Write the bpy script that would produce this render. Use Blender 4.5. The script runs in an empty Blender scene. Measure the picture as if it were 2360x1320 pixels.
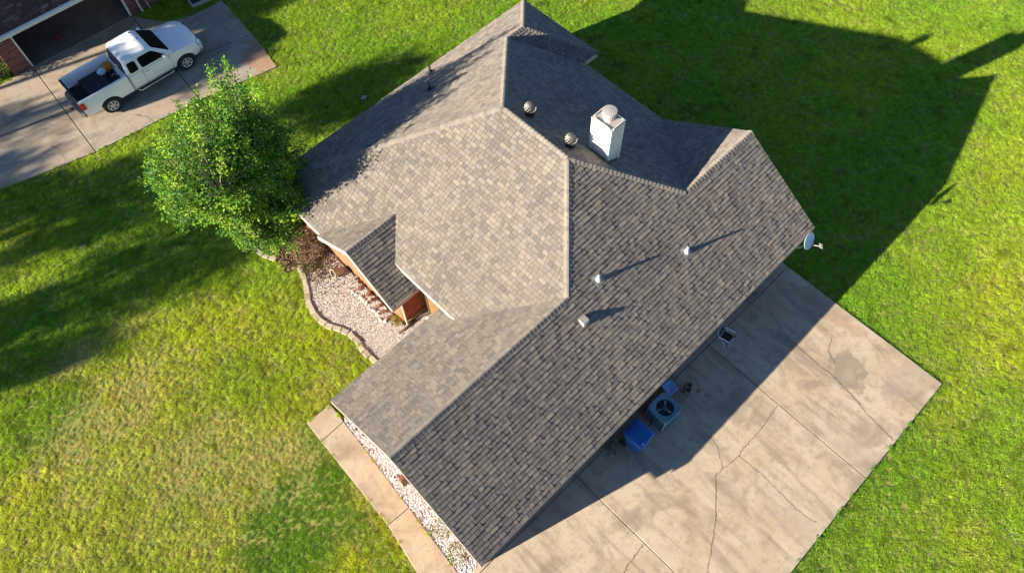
import bpy, bmesh, math, random
import numpy as np
from mathutils import Vector, Matrix

S = bpy.context.scene
R = math.radians

# ------------------------------------------------------------------ camera
cam_data = bpy.data.cameras.new('camera')
cam = bpy.data.objects.new('camera', cam_data)
S.collection.objects.link(cam)
RT = Vector((0.71492, -0.69910, -0.01239))
UP = Vector((0.61918, 0.62477, 0.47568))
BK = Vector((-0.32480, -0.34775, 0.87953))
CAM = Vector((0, 0, 24.9))
m3 = Matrix((RT, UP, BK)).transposed()
cam.matrix_world = Matrix.Translation(CAM) @ m3.to_4x4()
cam_data.sensor_width = 36
cam_data.lens = 1761.8 / 2360 * 36
cam_data.clip_start = 0.1
cam_data.clip_end = 1500
S.camera = cam
S.render.resolution_x, S.render.resolution_y = 1024, 572

# ------------------------------------------------------------------ light
TO_SUN = Vector((-3.0, 0.87, 1.0)).normalized()
sun_el = math.asin(TO_SUN.z)
sun_az = math.atan2(TO_SUN.x, TO_SUN.y)
world = bpy.data.worlds.new('World')
S.world = world
world.use_nodes = True
wn = world.node_tree
sky = wn.nodes.new('ShaderNodeTexSky')
sky.sky_type = 'NISHITA'
sky.sun_disc = False
sky.sun_elevation = sun_el
sky.sun_rotation = sun_az
sky.air_density = 0.7
sky.dust_density = 0.1
sky.ozone_density = 2.5
wn.links.new(sky.outputs[0], wn.nodes['Background'].inputs[0])
wn.nodes['Background'].inputs[1].default_value = 0.05
sd = bpy.data.lights.new('sun', 'SUN')
sd.energy = 5.0
sd.angle = R(0.5)
sd.color = (1.0, 0.85, 0.65)
so = bpy.data.objects.new('sun', sd)
S.collection.objects.link(so)
so.rotation_euler = TO_SUN.to_track_quat('Z', 'Y').to_euler()
so.location = (-30, 9, 20)
S.view_settings.view_transform = 'Standard'
S.view_settings.look = 'None'
S.view_settings.gamma = 1
S.view_settings.exposure = 1.88
S.view_settings.use_curve_mapping = False

rng = random.Random(7)
nrg = np.random.default_rng(11)


# ------------------------------------------------------------------ helpers
def mat(name, color=(.5, .5, .5), rough=.7, metal=0.0, var=0.0, scale=6.0, bump=0.0, bscale=60.0,
        color2=None, attr=None, rand=0.0, transl=0.0, spec=0.5, detail=6.0, coat=0.0):
    m = bpy.data.materials.new(name)
    m.use_nodes = True
    t = m.node_tree
    N, L = t.nodes, t.links
    b = N['Principled BSDF']
    b.inputs['Roughness'].default_value = rough
    b.inputs['Metallic'].default_value = metal
    b.inputs['Specular IOR Level'].default_value = spec
    if coat:
        b.inputs['Coat Weight'].default_value = coat
        b.inputs['Coat Roughness'].default_value = .08
    geo = N.new('ShaderNodeNewGeometry')
    col = None
    if attr:
        a = N.new('ShaderNodeAttribute')
        a.attribute_name = attr[0]
        a.attribute_type = attr[1]
        col = a.outputs['Color']
    else:
        c = N.new('ShaderNodeRGB')
        c.outputs[0].default_value = (*color, 1)
        col = c.outputs[0]
    if var or color2:
        n = N.new('ShaderNodeTexNoise')
        n.inputs['Scale'].default_value = scale
        n.inputs['Detail'].default_value = detail
        n.inputs['Roughness'].default_value = .65
        L.new(geo.outputs['Position'], n.inputs['Vector'])
        if color2:
            r = N.new('ShaderNodeValToRGB')
            r.color_ramp.elements[0].position = .42
            r.color_ramp.elements[1].position = .60
            L.new(n.outputs['Fac'], r.inputs[0])
            mx = N.new('ShaderNodeMix')
            mx.data_type = 'RGBA'
            L.new(r.outputs[0], mx.inputs['Factor'])
            L.new(col, mx.inputs['A'])
            mx.inputs['B'].default_value = (*color2, 1)
            col = mx.outputs['Result']
        if var:
            mr = N.new('ShaderNodeMapRange')
            mr.inputs['From Min'].default_value = .25
            mr.inputs['From Max'].default_value = .75
            mr.inputs['To Min'].default_value = 1 - var
            mr.inputs['To Max'].default_value = 1 + var
            L.new(n.outputs['Fac'], mr.inputs[0])
            vm = N.new('ShaderNodeVectorMath')
            vm.operation = 'SCALE'
            L.new(col, vm.inputs[0])
            L.new(mr.outputs[0], vm.inputs['Scale'])
            col = vm.outputs[0]
    if rand:
        oi = N.new('ShaderNodeObjectInfo')
        mr = N.new('ShaderNodeMapRange')
        mr.inputs['To Min'].default_value = 1 - rand
        mr.inputs['To Max'].default_value = 1 + rand
        L.new(oi.outputs['Random'], mr.inputs[0])
        vm = N.new('ShaderNodeVectorMath')
        vm.operation = 'SCALE'
        L.new(col, vm.inputs[0])
        L.new(mr.outputs[0], vm.inputs['Scale'])
        col = vm.outputs[0]
    L.new(col, b.inputs['Base Color'])
    if bump:
        n2 = N.new('ShaderNodeTexNoise')
        n2.inputs['Scale'].default_value = bscale
        n2.inputs['Detail'].default_value = 4
        L.new(geo.outputs['Position'], n2.inputs['Vector'])
        bp = N.new('ShaderNodeBump')
        bp.inputs['Strength'].default_value = min(1, bump)
        bp.inputs['Distance'].default_value = .01
        L.new(n2.outputs['Fac'], bp.inputs['Height'])
        L.new(bp.outputs[0], b.inputs['Normal'])
    if transl:
        tr = N.new('ShaderNodeBsdfTranslucent')
        L.new(col, tr.inputs['Color'])
        ms = N.new('ShaderNodeMixShader')
        ms.inputs[0].default_value = transl
        L.new(b.outputs[0], ms.inputs[1])
        L.new(tr.outputs[0], ms.inputs[2])
        L.new(ms.outputs[0], N['Material Output'].inputs['Surface'])
    return m


class MB:
    def __init__(s):
        s.v, s.f, s.c = [], [], []

    def face(s, pts, col=None):
        i = len(s.v)
        s.v += [tuple(p) for p in pts]
        s.f.append(tuple(range(i, i + len(pts))))
        s.c.append(col)

    def mesh(s, verts, faces, col=None):
        i = len(s.v)
        s.v += [tuple(p) for p in verts]
        for f in faces:
            s.f.append(tuple(i + k for k in f))
            s.c.append(col)

    def box(s, c, d, M=None, col=None, taper=1.0):
        x, y, z = d[0] / 2, d[1] / 2, d[2] / 2
        vs = [(-x, -y, -z), (x, -y, -z), (x, y, -z), (-x, y, -z)] + \
             [(a * taper, b * taper, z) for a, b in ((-x, -y), (x, -y), (x, y), (-x, y))]
        c = Vector(c)
        vs = [(M @ Vector(q) if M else Vector(q)) + c for q in vs]
        s.mesh(vs, [(0, 3, 2, 1), (4, 5, 6, 7), (0, 1, 5, 4), (1, 2, 6, 5), (2, 3, 7, 6), (3, 0, 4, 7)], col)

    def prism(s, poly, z0, z1, col=None):
        n = len(poly)
        g = lambda z, p: z(p[0], p[1]) if callable(z) else z
        vs = [(p[0], p[1], g(z0, p)) for p in poly] + [(p[0], p[1], g(z1, p)) for p in poly]
        a = sum(poly[i][0] * poly[(i + 1) % n][1] - poly[(i + 1) % n][0] * poly[i][1] for i in range(n))
        up = tuple(range(n, 2 * n))
        lo = tuple(reversed(range(n)))
        sides = [(i, (i + 1) % n, n + (i + 1) % n, n + i) for i in range(n)]
        if a < 0:
            up, lo = up[::-1], lo[::-1]
            sides = [q[::-1] for q in sides]
        s.mesh(vs, [up, lo] + sides, col)

    def tube(s, path, r, n=8, col=None, caps=True):
        path = [Vector(p) for p in path]
        rr = r if isinstance(r, (list, tuple)) else [r] * len(path)
        rings = []
        ref = Vector((0, 0, 1))
        for i, p in enumerate(path):
            d = (path[min(i + 1, len(path) - 1)] - path[max(i - 1, 0)]).normalized()
            a = d.cross(ref)
            if a.length < .05:
                a = d.cross(Vector((1, 0, 0)))
            a.normalize()
            b = d.cross(a)
            rings.append([p + rr[i] * (a * math.cos(2 * math.pi * k / n) + b * math.sin(2 * math.pi * k / n)) for k in range(n)])
        vs = [q for ring in rings for q in ring]
        fs = []
        for i in range(len(path) - 1):
            for k in range(n):
                fs.append((i * n + k, (i + 1) * n + k, (i + 1) * n + (k + 1) % n, i * n + (k + 1) % n))
        if caps:
            fs.append(tuple(range(n)))
            fs.append(tuple(reversed(range((len(path) - 1) * n, len(path) * n))))
        s.mesh(vs, fs, col)

    def lathe(s, prof, n=24, M=None, col=None, caps=True):
        M = M or Matrix.Identity(4)
        vs = [M @ Vector((r * math.cos(2 * math.pi * k / n), r * math.sin(2 * math.pi * k / n), z)) for r, z in prof for k in range(n)]
        fs = []
        for i in range(len(prof) - 1):
            for k in range(n):
                fs.append((i * n + k, i * n + (k + 1) % n, (i + 1) * n + (k + 1) % n, (i + 1) * n + k))
        if caps and prof[0][0] > 1e-4:
            fs.append(tuple(reversed(range(n))))
        if caps and prof[-1][0] > 1e-4:
            fs.append(tuple(range((len(prof) - 1) * n, len(prof) * n)))
        s.mesh(vs, fs, col)

    def data(s, name, m, smooth=False):
        me = bpy.data.meshes.new(name)
        me.from_pydata(s.v, [], s.f)
        if m:
            for k in (m if isinstance(m, (list, tuple)) else [m]):
                me.materials.append(k)
        if any(c is not None for c in s.c):
            at = me.color_attributes.new('tone', 'FLOAT_COLOR', 'CORNER')
            arr = np.ones((len(me.loops), 4), dtype=np.float32)
            i = 0
            for f, c in zip(s.f, s.c):
                if c is not None:
                    arr[i:i + len(f), :3] = c
                i += len(f)
            at.data.foreach_set('color', arr.ravel())
        if smooth:
            me.shade_smooth()
        me.update()
        return me

    def obj(s, name, m, parent=None, smooth=False, bevel=0, origin=None, angle=None):
        me = s.data(name, m, smooth)
        if angle:
            me.set_sharp_from_angle(angle=R(angle))
        o = bpy.data.objects.new(name, me)
        if origin is not None:
            org = Vector(origin)
            me.transform(Matrix.Translation(-org))
            o.location = org
        S.collection.objects.link(o)
        if parent:
            par(o, parent)
        if bevel:
            md = o.modifiers.new('bevel', 'BEVEL')
            md.width = bevel
            md.segments = 2
            md.limit_method = 'ANGLE'
        return o


def world_mat(o):
    M = o.matrix_basis.copy()
    while o.parent:
        M = o.parent.matrix_basis @ o.matrix_parent_inverse @ M
        o = o.parent
    return M


def par(o, p):
    """parent, keeping the coordinates the mesh was written in (world coordinates for the house)"""
    o.parent = p
    top = p
    while top.parent:
        top = top.parent
    if not top.get('_local'):
        o.matrix_parent_inverse = world_mat(p).inverted()


def thing(name, label, cat, loc=(0, 0, 0), rz=0, group=None, local=False):
    o = bpy.data.objects.new(name, None)
    o.empty_display_size = .2
    S.collection.objects.link(o)
    o.location = loc
    o.rotation_euler = (0, 0, rz)
    o['label'] = label
    o['category'] = cat
    if group:
        o['group'] = group
    if local:
        o['_local'] = 1
    return o


def tag(o, label, cat, group=None):
    o['label'] = label
    o['category'] = cat
    if group:
        o['group'] = group
    return o


def kind(o, k):
    o['kind'] = k
    return o


def inst(me, name, loc, parent=None, rz=0.0, scale=None, rot=None):
    o = bpy.data.objects.new(name, me)
    o.location = loc
    o.rotation_euler = rot if rot else (0, 0, rz)
    if scale:
        o.scale = scale
    S.collection.objects.link(o)
    if parent:
        par(o, parent)
    return o


def vnoise(x, y, s, seed=0):
    """cheap smooth value noise, numpy arrays"""
    x, y = np.asarray(x) / s, np.asarray(y) / s
    xi, yi = np.floor(x), np.floor(y)
    fx, fy = x - xi, y - yi
    fx, fy = fx * fx * (3 - 2 * fx), fy * fy * (3 - 2 * fy)

    def h(a, b):
        q = np.sin(a * 127.1 + b * 311.7 + seed * 74.7) * 43758.5453
        return q - np.floor(q)
    return (h(xi, yi) * (1 - fx) + h(xi + 1, yi) * fx) * (1 - fy) + (h(xi, yi + 1) * (1 - fx) + h(xi + 1, yi + 1) * fx) * fy


def in_poly(x, y, poly):
    r = np.zeros(len(x), bool)
    n = len(poly)
    for i in range(n):
        x1, y1 = poly[i]
        x2, y2 = poly[(i + 1) % n]
        c = ((y1 > y) != (y2 > y))
        r ^= c & (x < (x2 - x1) * (y - y1) / (y2 - y1 + 1e-12) + x1)
    return r


def dist_poly(x, y, poly, closed=True):
    d = np.full(len(x), 1e9)
    n = len(poly)
    for i in range(n if closed else n - 1):
        a, b = np.array(poly[i]), np.array(poly[(i + 1) % n])
        ab = b - a
        t = np.clip(((x - a[0]) * ab[0] + (y - a[1]) * ab[1]) / (ab @ ab), 0, 1)
        d = np.minimum(d, np.hypot(x - a[0] - t * ab[0], y - a[1] - t * ab[1]))
    return d


def clip_half(poly, p, n):
    """keep the part of poly with (q-p).n >= 0"""
    out = []
    for i in range(len(poly)):
        a, b = poly[i], poly[(i + 1) % len(poly)]
        da = (a[0] - p[0]) * n[0] + (a[1] - p[1]) * n[1]
        db = (b[0] - p[0]) * n[0] + (b[1] - p[1]) * n[1]
        if da >= 0:
            out.append(a)
        if (da >= 0) != (db >= 0):
            t = da / (da - db)
            out.append((a[0] + (b[0] - a[0]) * t, a[1] + (b[1] - a[1]) * t))
    return out


def area(p):
    return abs(sum(p[i][0] * p[(i + 1) % len(p)][1] - p[(i + 1) % len(p)][0] * p[i][1] for i in range(len(p)))) / 2


def project(P):
    """numpy: world points -> normalised picture coordinates, used only to decide how far grass is worth growing"""
    q = P - np.array(CAM)
    d = -(q @ np.array(BK))
    return (q @ np.array(RT)) / d * 1761.8 / 1180, -(q @ np.array(UP)) / d * 1761.8 / 1180, d


# ------------------------------------------------------------------ materials
M_shingle = mat('asphalt_shingle', attr=('tone', 'GEOMETRY'), rough=.95, var=.22, scale=90, bump=.5, bscale=260, spec=.2)
M_shingle.node_tree.nodes['Principled BSDF'].inputs['Diffuse Roughness'].default_value = .6
M_deck = mat('roof_felt', (.055, .052, .050), .95)
M_trim = mat('cream_trim', (.48, .44, .37), .6, var=.1, scale=8)
M_fas = mat('weathered_fascia', (.30, .28, .25), .8, var=.1)
M_white = mat('white_paint_weathered', (.78, .77, .73), .55, var=.10, scale=9, color2=(.62, .60, .56))
M_mortar = mat('mortar', (.30, .25, .20), .95, var=.15, scale=40, bump=.4)
M_brick = mat('red_brick', (.30, .085, .045), .9, var=.25, scale=30, rand=.28, bump=.5, bscale=120)
M_brick2 = mat('neighbour_brick', (.24, .10, .08), .9, var=.25, scale=30, rand=.38, bump=.5, bscale=120)
M_siding = mat('grey_siding', (.42, .43, .42), .7, var=.08, scale=5)
M_black = mat('black_rubber', (.015, .015, .017), .8)
M_galv = mat('galvanised_metal', (.30, .29, .28), .6, .3, var=.15, scale=20)
M_pvc = mat('white_pvc', (.60, .60, .58), .6, var=.05)
M_stone = mat('edging_concrete', (.38, .35, .27), .95, var=.22, scale=18, rand=.12, bump=.7, bscale=70)
M_soil = mat('soil', (.10, .07, .045), 1, var=.4, scale=14, bump=.8, bscale=40)
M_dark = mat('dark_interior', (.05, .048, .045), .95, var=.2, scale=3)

# concrete of the driveways
def concrete(name, base, dark, warm, streak=(3.0, .5), stains=()):
    m = mat(name, base, .92, bump=.35, bscale=150, spec=.25)
    t = m.node_tree
    N, L = t.nodes, t.links
    b = N['Principled BSDF']
    geo = N.new('ShaderNodeNewGeometry')
    cur = b.inputs['Base Color'].links[0].from_socket

    def layer(cur, scl, col, lo, hi, fac, mult=(1, 1, 1), detail=8, rough=.62, off=(0, 0, 0), dist=0):
        mp = N.new('ShaderNodeMapping')
        mp.inputs['Scale'].default_value = mult
        mp.inputs['Location'].default_value = off
        L.new(geo.outputs['Position'], mp.inputs['Vector'])
        n = N.new('ShaderNodeTexNoise')
        n.inputs['Scale'].default_value = scl
        n.inputs['Detail'].default_value = detail
        n.inputs['Roughness'].default_value = rough
        n.inputs['Distortion'].default_value = dist
        L.new(mp.outputs[0], n.inputs['Vector'])
        mr = N.new('ShaderNodeMapRange')
        mr.interpolation_type = 'SMOOTHSTEP'
        mr.inputs['From Min'].default_value = lo
        mr.inputs['From Max'].default_value = hi
        mr.inputs['To Max'].default_value = fac
        L.new(n.outputs['Fac'], mr.inputs[0])
        mx = N.new('ShaderNodeMix')
        mx.data_type = 'RGBA'
        L.new(mr.outputs[0], mx.inputs['Factor'])
        L.new(cur, mx.inputs['A'])
        mx.inputs['B'].default_value = (*col, 1)
        return mx.outputs['Result']
    cur = layer(cur, .38, warm, .42, .66, .9, dist=1.2)
    cur = layer(cur, .55, dark, .47, .68, .62, off=(3, 9, 0), dist=1.0)
    cur = layer(cur, .8, dark, .47, .68, .6, mult=(streak[0], streak[1], 1), off=(7, 1, 0), dist=.4)
    cur = layer(cur, .7, tuple(min(1, c * 1.25) for c in base), .52, .75, .5, mult=(streak[0], streak[1], 1), off=(1, 4, 0), dist=.6)
    cur = layer(cur, 3, dark, .52, .72, .5, off=(5, 5, 0))
    cur = layer(cur, 9, dark, .52, .72, .45, off=(2, 5, 0))
    cur = layer(cur, 28, tuple(c * .45 for c in dark), .60, .78, .55, detail=3)
    cur = layer(cur, 60, tuple(min(1, c * 1.3) for c in base), .55, .75, .35, detail=3)
    for (cx, cy, rx, ry, col, fac) in stains:
        mp = N.new('ShaderNodeMapping')
        mp.vector_type = 'POINT'
        mp.inputs['Location'].default_value = (-cx / rx, -cy / ry, 0)
        mp.inputs['Scale'].default_value = (1 / rx, 1 / ry, 0)
        L.new(geo.outputs['Position'], mp.inputs['Vector'])
        ln = N.new('ShaderNodeVectorMath')
        ln.operation = 'LENGTH'
        L.new(mp.outputs[0], ln.inputs[0])
        n = N.new('ShaderNodeTexNoise')
        n.inputs['Scale'].default_value = 2.2
        n.inputs['Detail'].default_value = 6
        L.new(geo.outputs['Position'], n.inputs['Vector'])
        ad = N.new('ShaderNodeMath')
        ad.operation = 'MULTIPLY_ADD'
        L.new(n.outputs['Fac'], ad.inputs[0])
        ad.inputs[1].default_value = 2.4
        L.new(ln.outputs['Value'], ad.inputs[2])
        mr = N.new('ShaderNodeMapRange')
        mr.interpolation_type = 'SMOOTHSTEP'
        mr.inputs['From Min'].default_value = 2.25
        mr.inputs['From Max'].default_value = 1.85
        mr.inputs['To Min'].default_value = 0
        mr.inputs['To Max'].default_value = fac
        L.new(ad.outputs[0], mr.inputs[0])
        mx = N.new('ShaderNodeMix')
        mx.data_type = 'RGBA'
        L.new(mr.outputs[0], mx.inputs['Factor'])
        L.new(cur, mx.inputs['A'])
        mx.inputs['B'].default_value = (*col, 1)
        cur = mx.outputs['Result']
    L.new(cur, b.inputs['Base Color'])
    return m


M_conc = concrete('driveway_concrete', (.46, .40, .305), (.19, .165, .13), (.40, .325, .225),
                  stains=((15.15, -.75, .75, .75, (.22, .195, .155), .8), (15.05, -.85, .30, .28, (.33, .29, .22), .6), (16.2, -2.3, 1.1, .5, (.32, .28, .23), .45),
                          (13.0, -2.4, .6, .8, (.33, .29, .24), .35), (9.6, -2.4, .5, 1.1, (.33, .28, .23), .4),
                          (16.6, 1.0, .4, 1.6, (.36, .25, .18), .6)))
M_conc2 = concrete('neighbour_concrete', (.34, .31, .26), (.17, .16, .14), (.37, .29, .21), streak=(.6, 2.5),
                   stains=((9.4, 26.0, .9, 1.4, (.34, .20, .13), .8),))
M_walk = concrete('sidewalk_concrete', (.43, .37, .28), (.22, .18, .135), (.40, .31, .20), streak=(1.2, 1.2))
M_crack = mat('crack_dirt', (.11, .095, .08), 1)

# ------------------------------------------------------------------ setting: ground
drive_poly = [(1.35, -3.30), (17.02, -3.28), (17.07, 3.55), (1.35, 3.55)]
walk_poly = [(0.58, 10.97), (0.54, 10.1), (0.38, 6.45), (0.12, 4.84), (-.25, 2.6), (-.6, .6), (.3, .4), (1.01, 3.97), (1.21, 6.4), (1.50, 10.1), (1.56, 10.93)]
strip_poly = [(1.56, 10.2), (1.50, 10.1), (1.21, 6.4), (1.01, 3.97), (.9, 3.45), (1.82, 3.45), (1.82, 10.2)]
edge2 = [(4.03, 15.96), (3.92, 15.57), (3.75, 15.21), (3.54, 14.86), (3.38, 14.54), (3.30, 14.22), (3.26, 13.88), (3.28, 13.57), (3.34, 13.32), (3.47, 13.08), (3.60, 12.86),
         (3.66, 12.59), (3.70, 12.35), (3.70, 12.07), (3.63, 11.78), (3.62, 11.51), (3.65, 11.18), (3.70, 10.88), (3.74, 10.55)]
edge1 = [(3.50, 18.43), (3.36, 18.10), (3.35, 17.79), (3.39, 17.51), (3.48, 17.28), (3.62, 17.05)]
bed_poly = edge1 + [(3.75, 16.6), (3.95, 16.25)] + edge2 + [(3.8, 9.5), (6.4, 9.5), (6.4, 11.4), (5.4, 11.4), (5.45, 18.9), (4.2, 18.9)]
ndrive_poly = [(-16, 31.2), (-9, 29.2), (-2.35, 27.42), (1.37, 26.42), (6.0, 25.75), (9.50, 24.96), (9.72, 26.2), (10.08, 29.0), (10.13, 30.23), (9.6, 30.22), (9.2, 30.27), (8.6, 30.36), (8.18, 30.5), (7.75, 30.75), (7.39, 31.09),
               (6.95, 31.7), (6.61, 32.36), (1.83, 32.65), (1.0, 32.66), (0.0, 32.6), (-3, 32.9), (-16, 36)]
nhouse_poly = [(1.0, 32.5), (14, 31.9), (14, 45), (1.0, 45)]
body_polys = [[(1.80, 3.44), (17.0, 3.44), (17.0, 9.6), (1.80, 9.6)],
              [(6.35, 9.5), (17.0, 9.5), (17.0, 17.9), (6.35, 17.9)],
              [(5.4, 11.4), (6.4, 11.4), (6.4, 17.9), (5.4, 17.9)],
              [(17.0, 14.45), (17.75, 14.45), (17.75, 17.9), (17.0, 17.9)]]

m = mat('lawn_soil', (.14, .21, .03), 1, var=.3, scale=3.5, color2=(.22, .20, .06), bump=1, bscale=25)
gm = MB()
nn = 60
xs = np.concatenate([[-400, -150, -60], np.linspace(-30, 60, 46), [90, 180, 400]])
ys = np.concatenate([[-400, -150, -60], np.linspace(-30, 60, 46), [90, 180, 400]])
for i in range(len(xs) - 1):
    for j in range(len(ys) - 1):
        gm.mesh([(xs[i], ys[j], 0), (xs[i + 1], ys[j], 0), (xs[i + 1], ys[j + 1], 0), (xs[i], ys[j + 1], 0)], [(0, 1, 2, 3)])
kind(gm.obj('lawn', m), 'structure')


def slab_set(name, poly, cuts, m, z1=.05, z0=-.08, gap=.022):
    root = MB()
    root.prism(poly, z0 - .02, .012)
    root = kind(root.obj(name, M_crack), 'structure')
    pieces = [poly]
    for (a, b) in cuts:
        d = Vector((b[0] - a[0], b[1] - a[1])).normalized()
        n = (-d.y, d.x)
        nxt = []
        for q in pieces:
            for sg in (1, -1):
                nn_ = (n[0] * sg, n[1] * sg)
                r_ = clip_half(q, (a[0] + nn_[0] * gap / 2, a[1] + nn_[1] * gap / 2), nn_)
                if len(r_) > 2 and area(r_) > .05:
                    nxt.append(r_)
        pieces = nxt
    for k, q in enumerate(pieces):
        b = MB()
        b.prism(q, .0125, z1 + .004 * ((k * 7) % 3))
        b.obj('slab', m, root, bevel=.012)
    return root


def ribbon(path, w, z, step=.05, jit=.03, seed=1):
    """a jagged crack: narrow strip of dirt following a wandering line"""
    rr = random.Random(seed)
    pts = []
    for i in range(len(path) - 1):
        a, b = Vector(path[i]), Vector(path[i + 1])
        n = max(1, int((b - a).length / step))
        for k in range(n):
            p = a.lerp(b, k / n)
            pts.append(p + Vector((rr.uniform(-jit, jit), rr.uniform(-jit, jit))))
    pts.append(Vector(path[-1]))
    mb = MB()
    for i in range(len(pts) - 1):
        a, b = pts[i], pts[i + 1]
        d = (b - a)
        if d.length < 1e-4:
            continue
        d.normalize()
        n = Vector((-d.y, d.x))
        wa = w * rr.uniform(.25, 1.2)
        wb = w * rr.uniform(.25, 1.2)
        mb.face([(*(a - n * wa / 2 - d * .004), z), (*(b - n * wb / 2 + d * .004), z), (*(b + n * wb / 2 + d * .004), z), (*(a + n * wa / 2 - d * .004), z)])
        z += 1e-6
    return mb


drive = slab_set('driveway', drive_poly, [((5.76, 0), (5.76, 1)), ((12.43, 0), (12.44, 1)), ((17.05, 3.19), (7.54, 3.30))], M_conc)
CR = [([(15.1, 2.61), (14.8, 1.81), (14.64, 1.13), (14.57, .26), (14.6, -.44), (14.47, -1.32), (14.23, -2.17), (14.1, -3.2)], .018),
      ([(12.36, .21), (11.1, .08), (10.32, .11), (10.04, .04), (9.35, .16), (9.01, .19), (8.53, -.22), (7.87, -.71), (6.92, -1.26), (6.54, -1.46), (5.9, -1.7)], .020),
      ([(10.04, .04), (10.09, -.77), (10.03, -1.5), (9.97, -2.22), (10.07, -2.98)], .016),
      ([(5.67, .42), (4.74, .31), (4.0, .2)], .018), ([(9.35, .16), (9.8, .75), (9.9, 1.3)], .014), ([(15.9, .4), (15.3, .2), (15.0, -.3)], .014)]
for k, (c, w) in enumerate(CR):
    ribbon(c, w, .0625, seed=k).obj('crack', M_crack, drive)
slab_set('sidewalk', walk_poly, [((.54, 10.1), (1.5, 10.13)), ((.38, 6.45), (1.21, 6.4)), ((0, 2.6), (.7, 2.5))], M_walk)
ndrive = slab_set('neighbour_driveway', ndrive_poly,
                  [((1.83, 32.65), (1.4, 26.4)), ((-1.08, 29.96), (9.85, 27.38)), ((6.55, 31.5), (6.16, 27.0)), ((-5, 30), (-5.3, 20))], M_conc2, gap=.035)
for k, c in enumerate([[(.2, 28.1), (.35, 27.6), (.3, 26.9)], [(3.6, 27.0), (3.9, 26.5), (3.95, 26.1)]]):
    ribbon(c, .018, .0625, seed=20 + k).obj('crack', M_crack, ndrive)
b = MB()
b.prism(bed_poly, -.05, .018)
kind(b.obj('garden_bed_soil', M_soil), 'structure')
b = MB()
b.prism(strip_poly, -.05, .016)
kind(b.obj('gravel_strip_base', M_soil), 'structure')
b = MB()
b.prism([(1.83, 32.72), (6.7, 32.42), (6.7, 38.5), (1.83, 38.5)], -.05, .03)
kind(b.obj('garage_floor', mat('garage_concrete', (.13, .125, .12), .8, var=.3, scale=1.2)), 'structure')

# ------------------------------------------------------------------ scattered ground cover (geometry nodes)
def scatter(name, pts, rot, scl, idx, tint, protos, material, tilt=None):
    """points + prototype meshes in ONE object; a geometry-nodes modifier puts a prototype on every point"""
    n = len(pts)
    V = [np.asarray(pts, dtype=np.float32)]
    F = []
    kd = [np.zeros(n, np.int32)]
    off = n
    for k, (pv, pf) in enumerate(protos):
        V.append(np.asarray(pv, np.float32))
        kd.append(np.full(len(pv), k + 1, np.int32))
        F += [tuple(i + off for i in f) for f in pf]
        off += len(pv)
    V = np.concatenate(V)
    me = bpy.data.meshes.new(name)
    me.from_pydata(V.tolist(), [], F)
    tot = len(V)

    def add(nm, typ, arr, comp=1):
        a = me.attributes.new(nm, typ, 'POINT')
        full = np.zeros((tot, comp), np.float32 if typ != 'INT' else np.int32)
        full[:len(arr)] = np.asarray(arr).reshape(len(arr), comp)
        a.data.foreach_set({'FLOAT': 'value', 'INT': 'value', 'FLOAT_VECTOR': 'vector', 'FLOAT_COLOR': 'color'}[typ], full.ravel())
    add('kind_id', 'INT', np.concatenate(kd))
    rv = np.zeros((n, 3), np.float32)
    rv[:, 2] = rot
    if tilt is not None:
        rv[:, 0] = tilt[:, 0]
        rv[:, 1] = tilt[:, 1]
    add('rot', 'FLOAT_VECTOR', rv, 3)
    add('scl', 'FLOAT', scl)
    add('pick', 'INT', idx)
    c4 = np.ones((n, 4), np.float32)
    c4[:, :3] = tint
    add('tint', 'FLOAT_COLOR', c4, 4)
    me.materials.append(material)
    o = bpy.data.objects.new(name, me)
    S.collection.objects.link(o)
    g = bpy.data.node_groups.new(name + '_nodes', 'GeometryNodeTree')
    g.interface.new_socket('Geometry', in_out='INPUT', socket_type='NodeSocketGeometry')
    g.interface.new_socket('Geometry', in_out='OUTPUT', socket_type='NodeSocketGeometry')
    N, L = g.nodes, g.links
    gi, go = N.new('NodeGroupInput'), N.new('NodeGroupOutput')

    def named(nm, typ):
        a = N.new('GeometryNodeInputNamedAttribute')
        a.data_type = typ
        a.inputs['Name'].default_value = nm
        return a.outputs['Attribute']

    def sep(k):
        c = N.new('FunctionNodeCompare')
        c.data_type = 'INT'
        c.operation = 'EQUAL'
        L.new(named('kind_id', 'INT'), c.inputs[2])
        c.inputs[3].default_value = k
        s_ = N.new('GeometryNodeSeparateGeometry')
        s_.domain = 'POINT'
        L.new(gi.outputs[0], s_.inputs[0])
        L.new(c.outputs[0], s_.inputs[1])
        return s_.outputs[0]
    j = N.new('GeometryNodeJoinGeometry')
    for k in reversed(range(len(protos))):
        t = N.new('GeometryNodeGeometryToInstance')
        L.new(sep(k + 1), t.inputs[0])
        L.new(t.outputs[0], j.inputs[0])
    ip = N.new('GeometryNodeInstanceOnPoints')
    L.new(sep(0), ip.inputs['Points'])
    L.new(j.outputs[0], ip.inputs['Instance'])
    ip.inputs['Pick Instance'].default_value = True
    L.new(named('pick', 'INT'), ip.inputs['Instance Index'])
    L.new(named('rot', 'FLOAT_VECTOR'), ip.inputs['Rotation'])
    L.new(named('scl', 'FLOAT'), ip.inputs['Scale'])
    L.new(ip.outputs[0], go.inputs[0])
    md = o.modifiers.new('scatter', 'NODES')
    md.node_group = g
    return kind(o, 'stuff')


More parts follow.
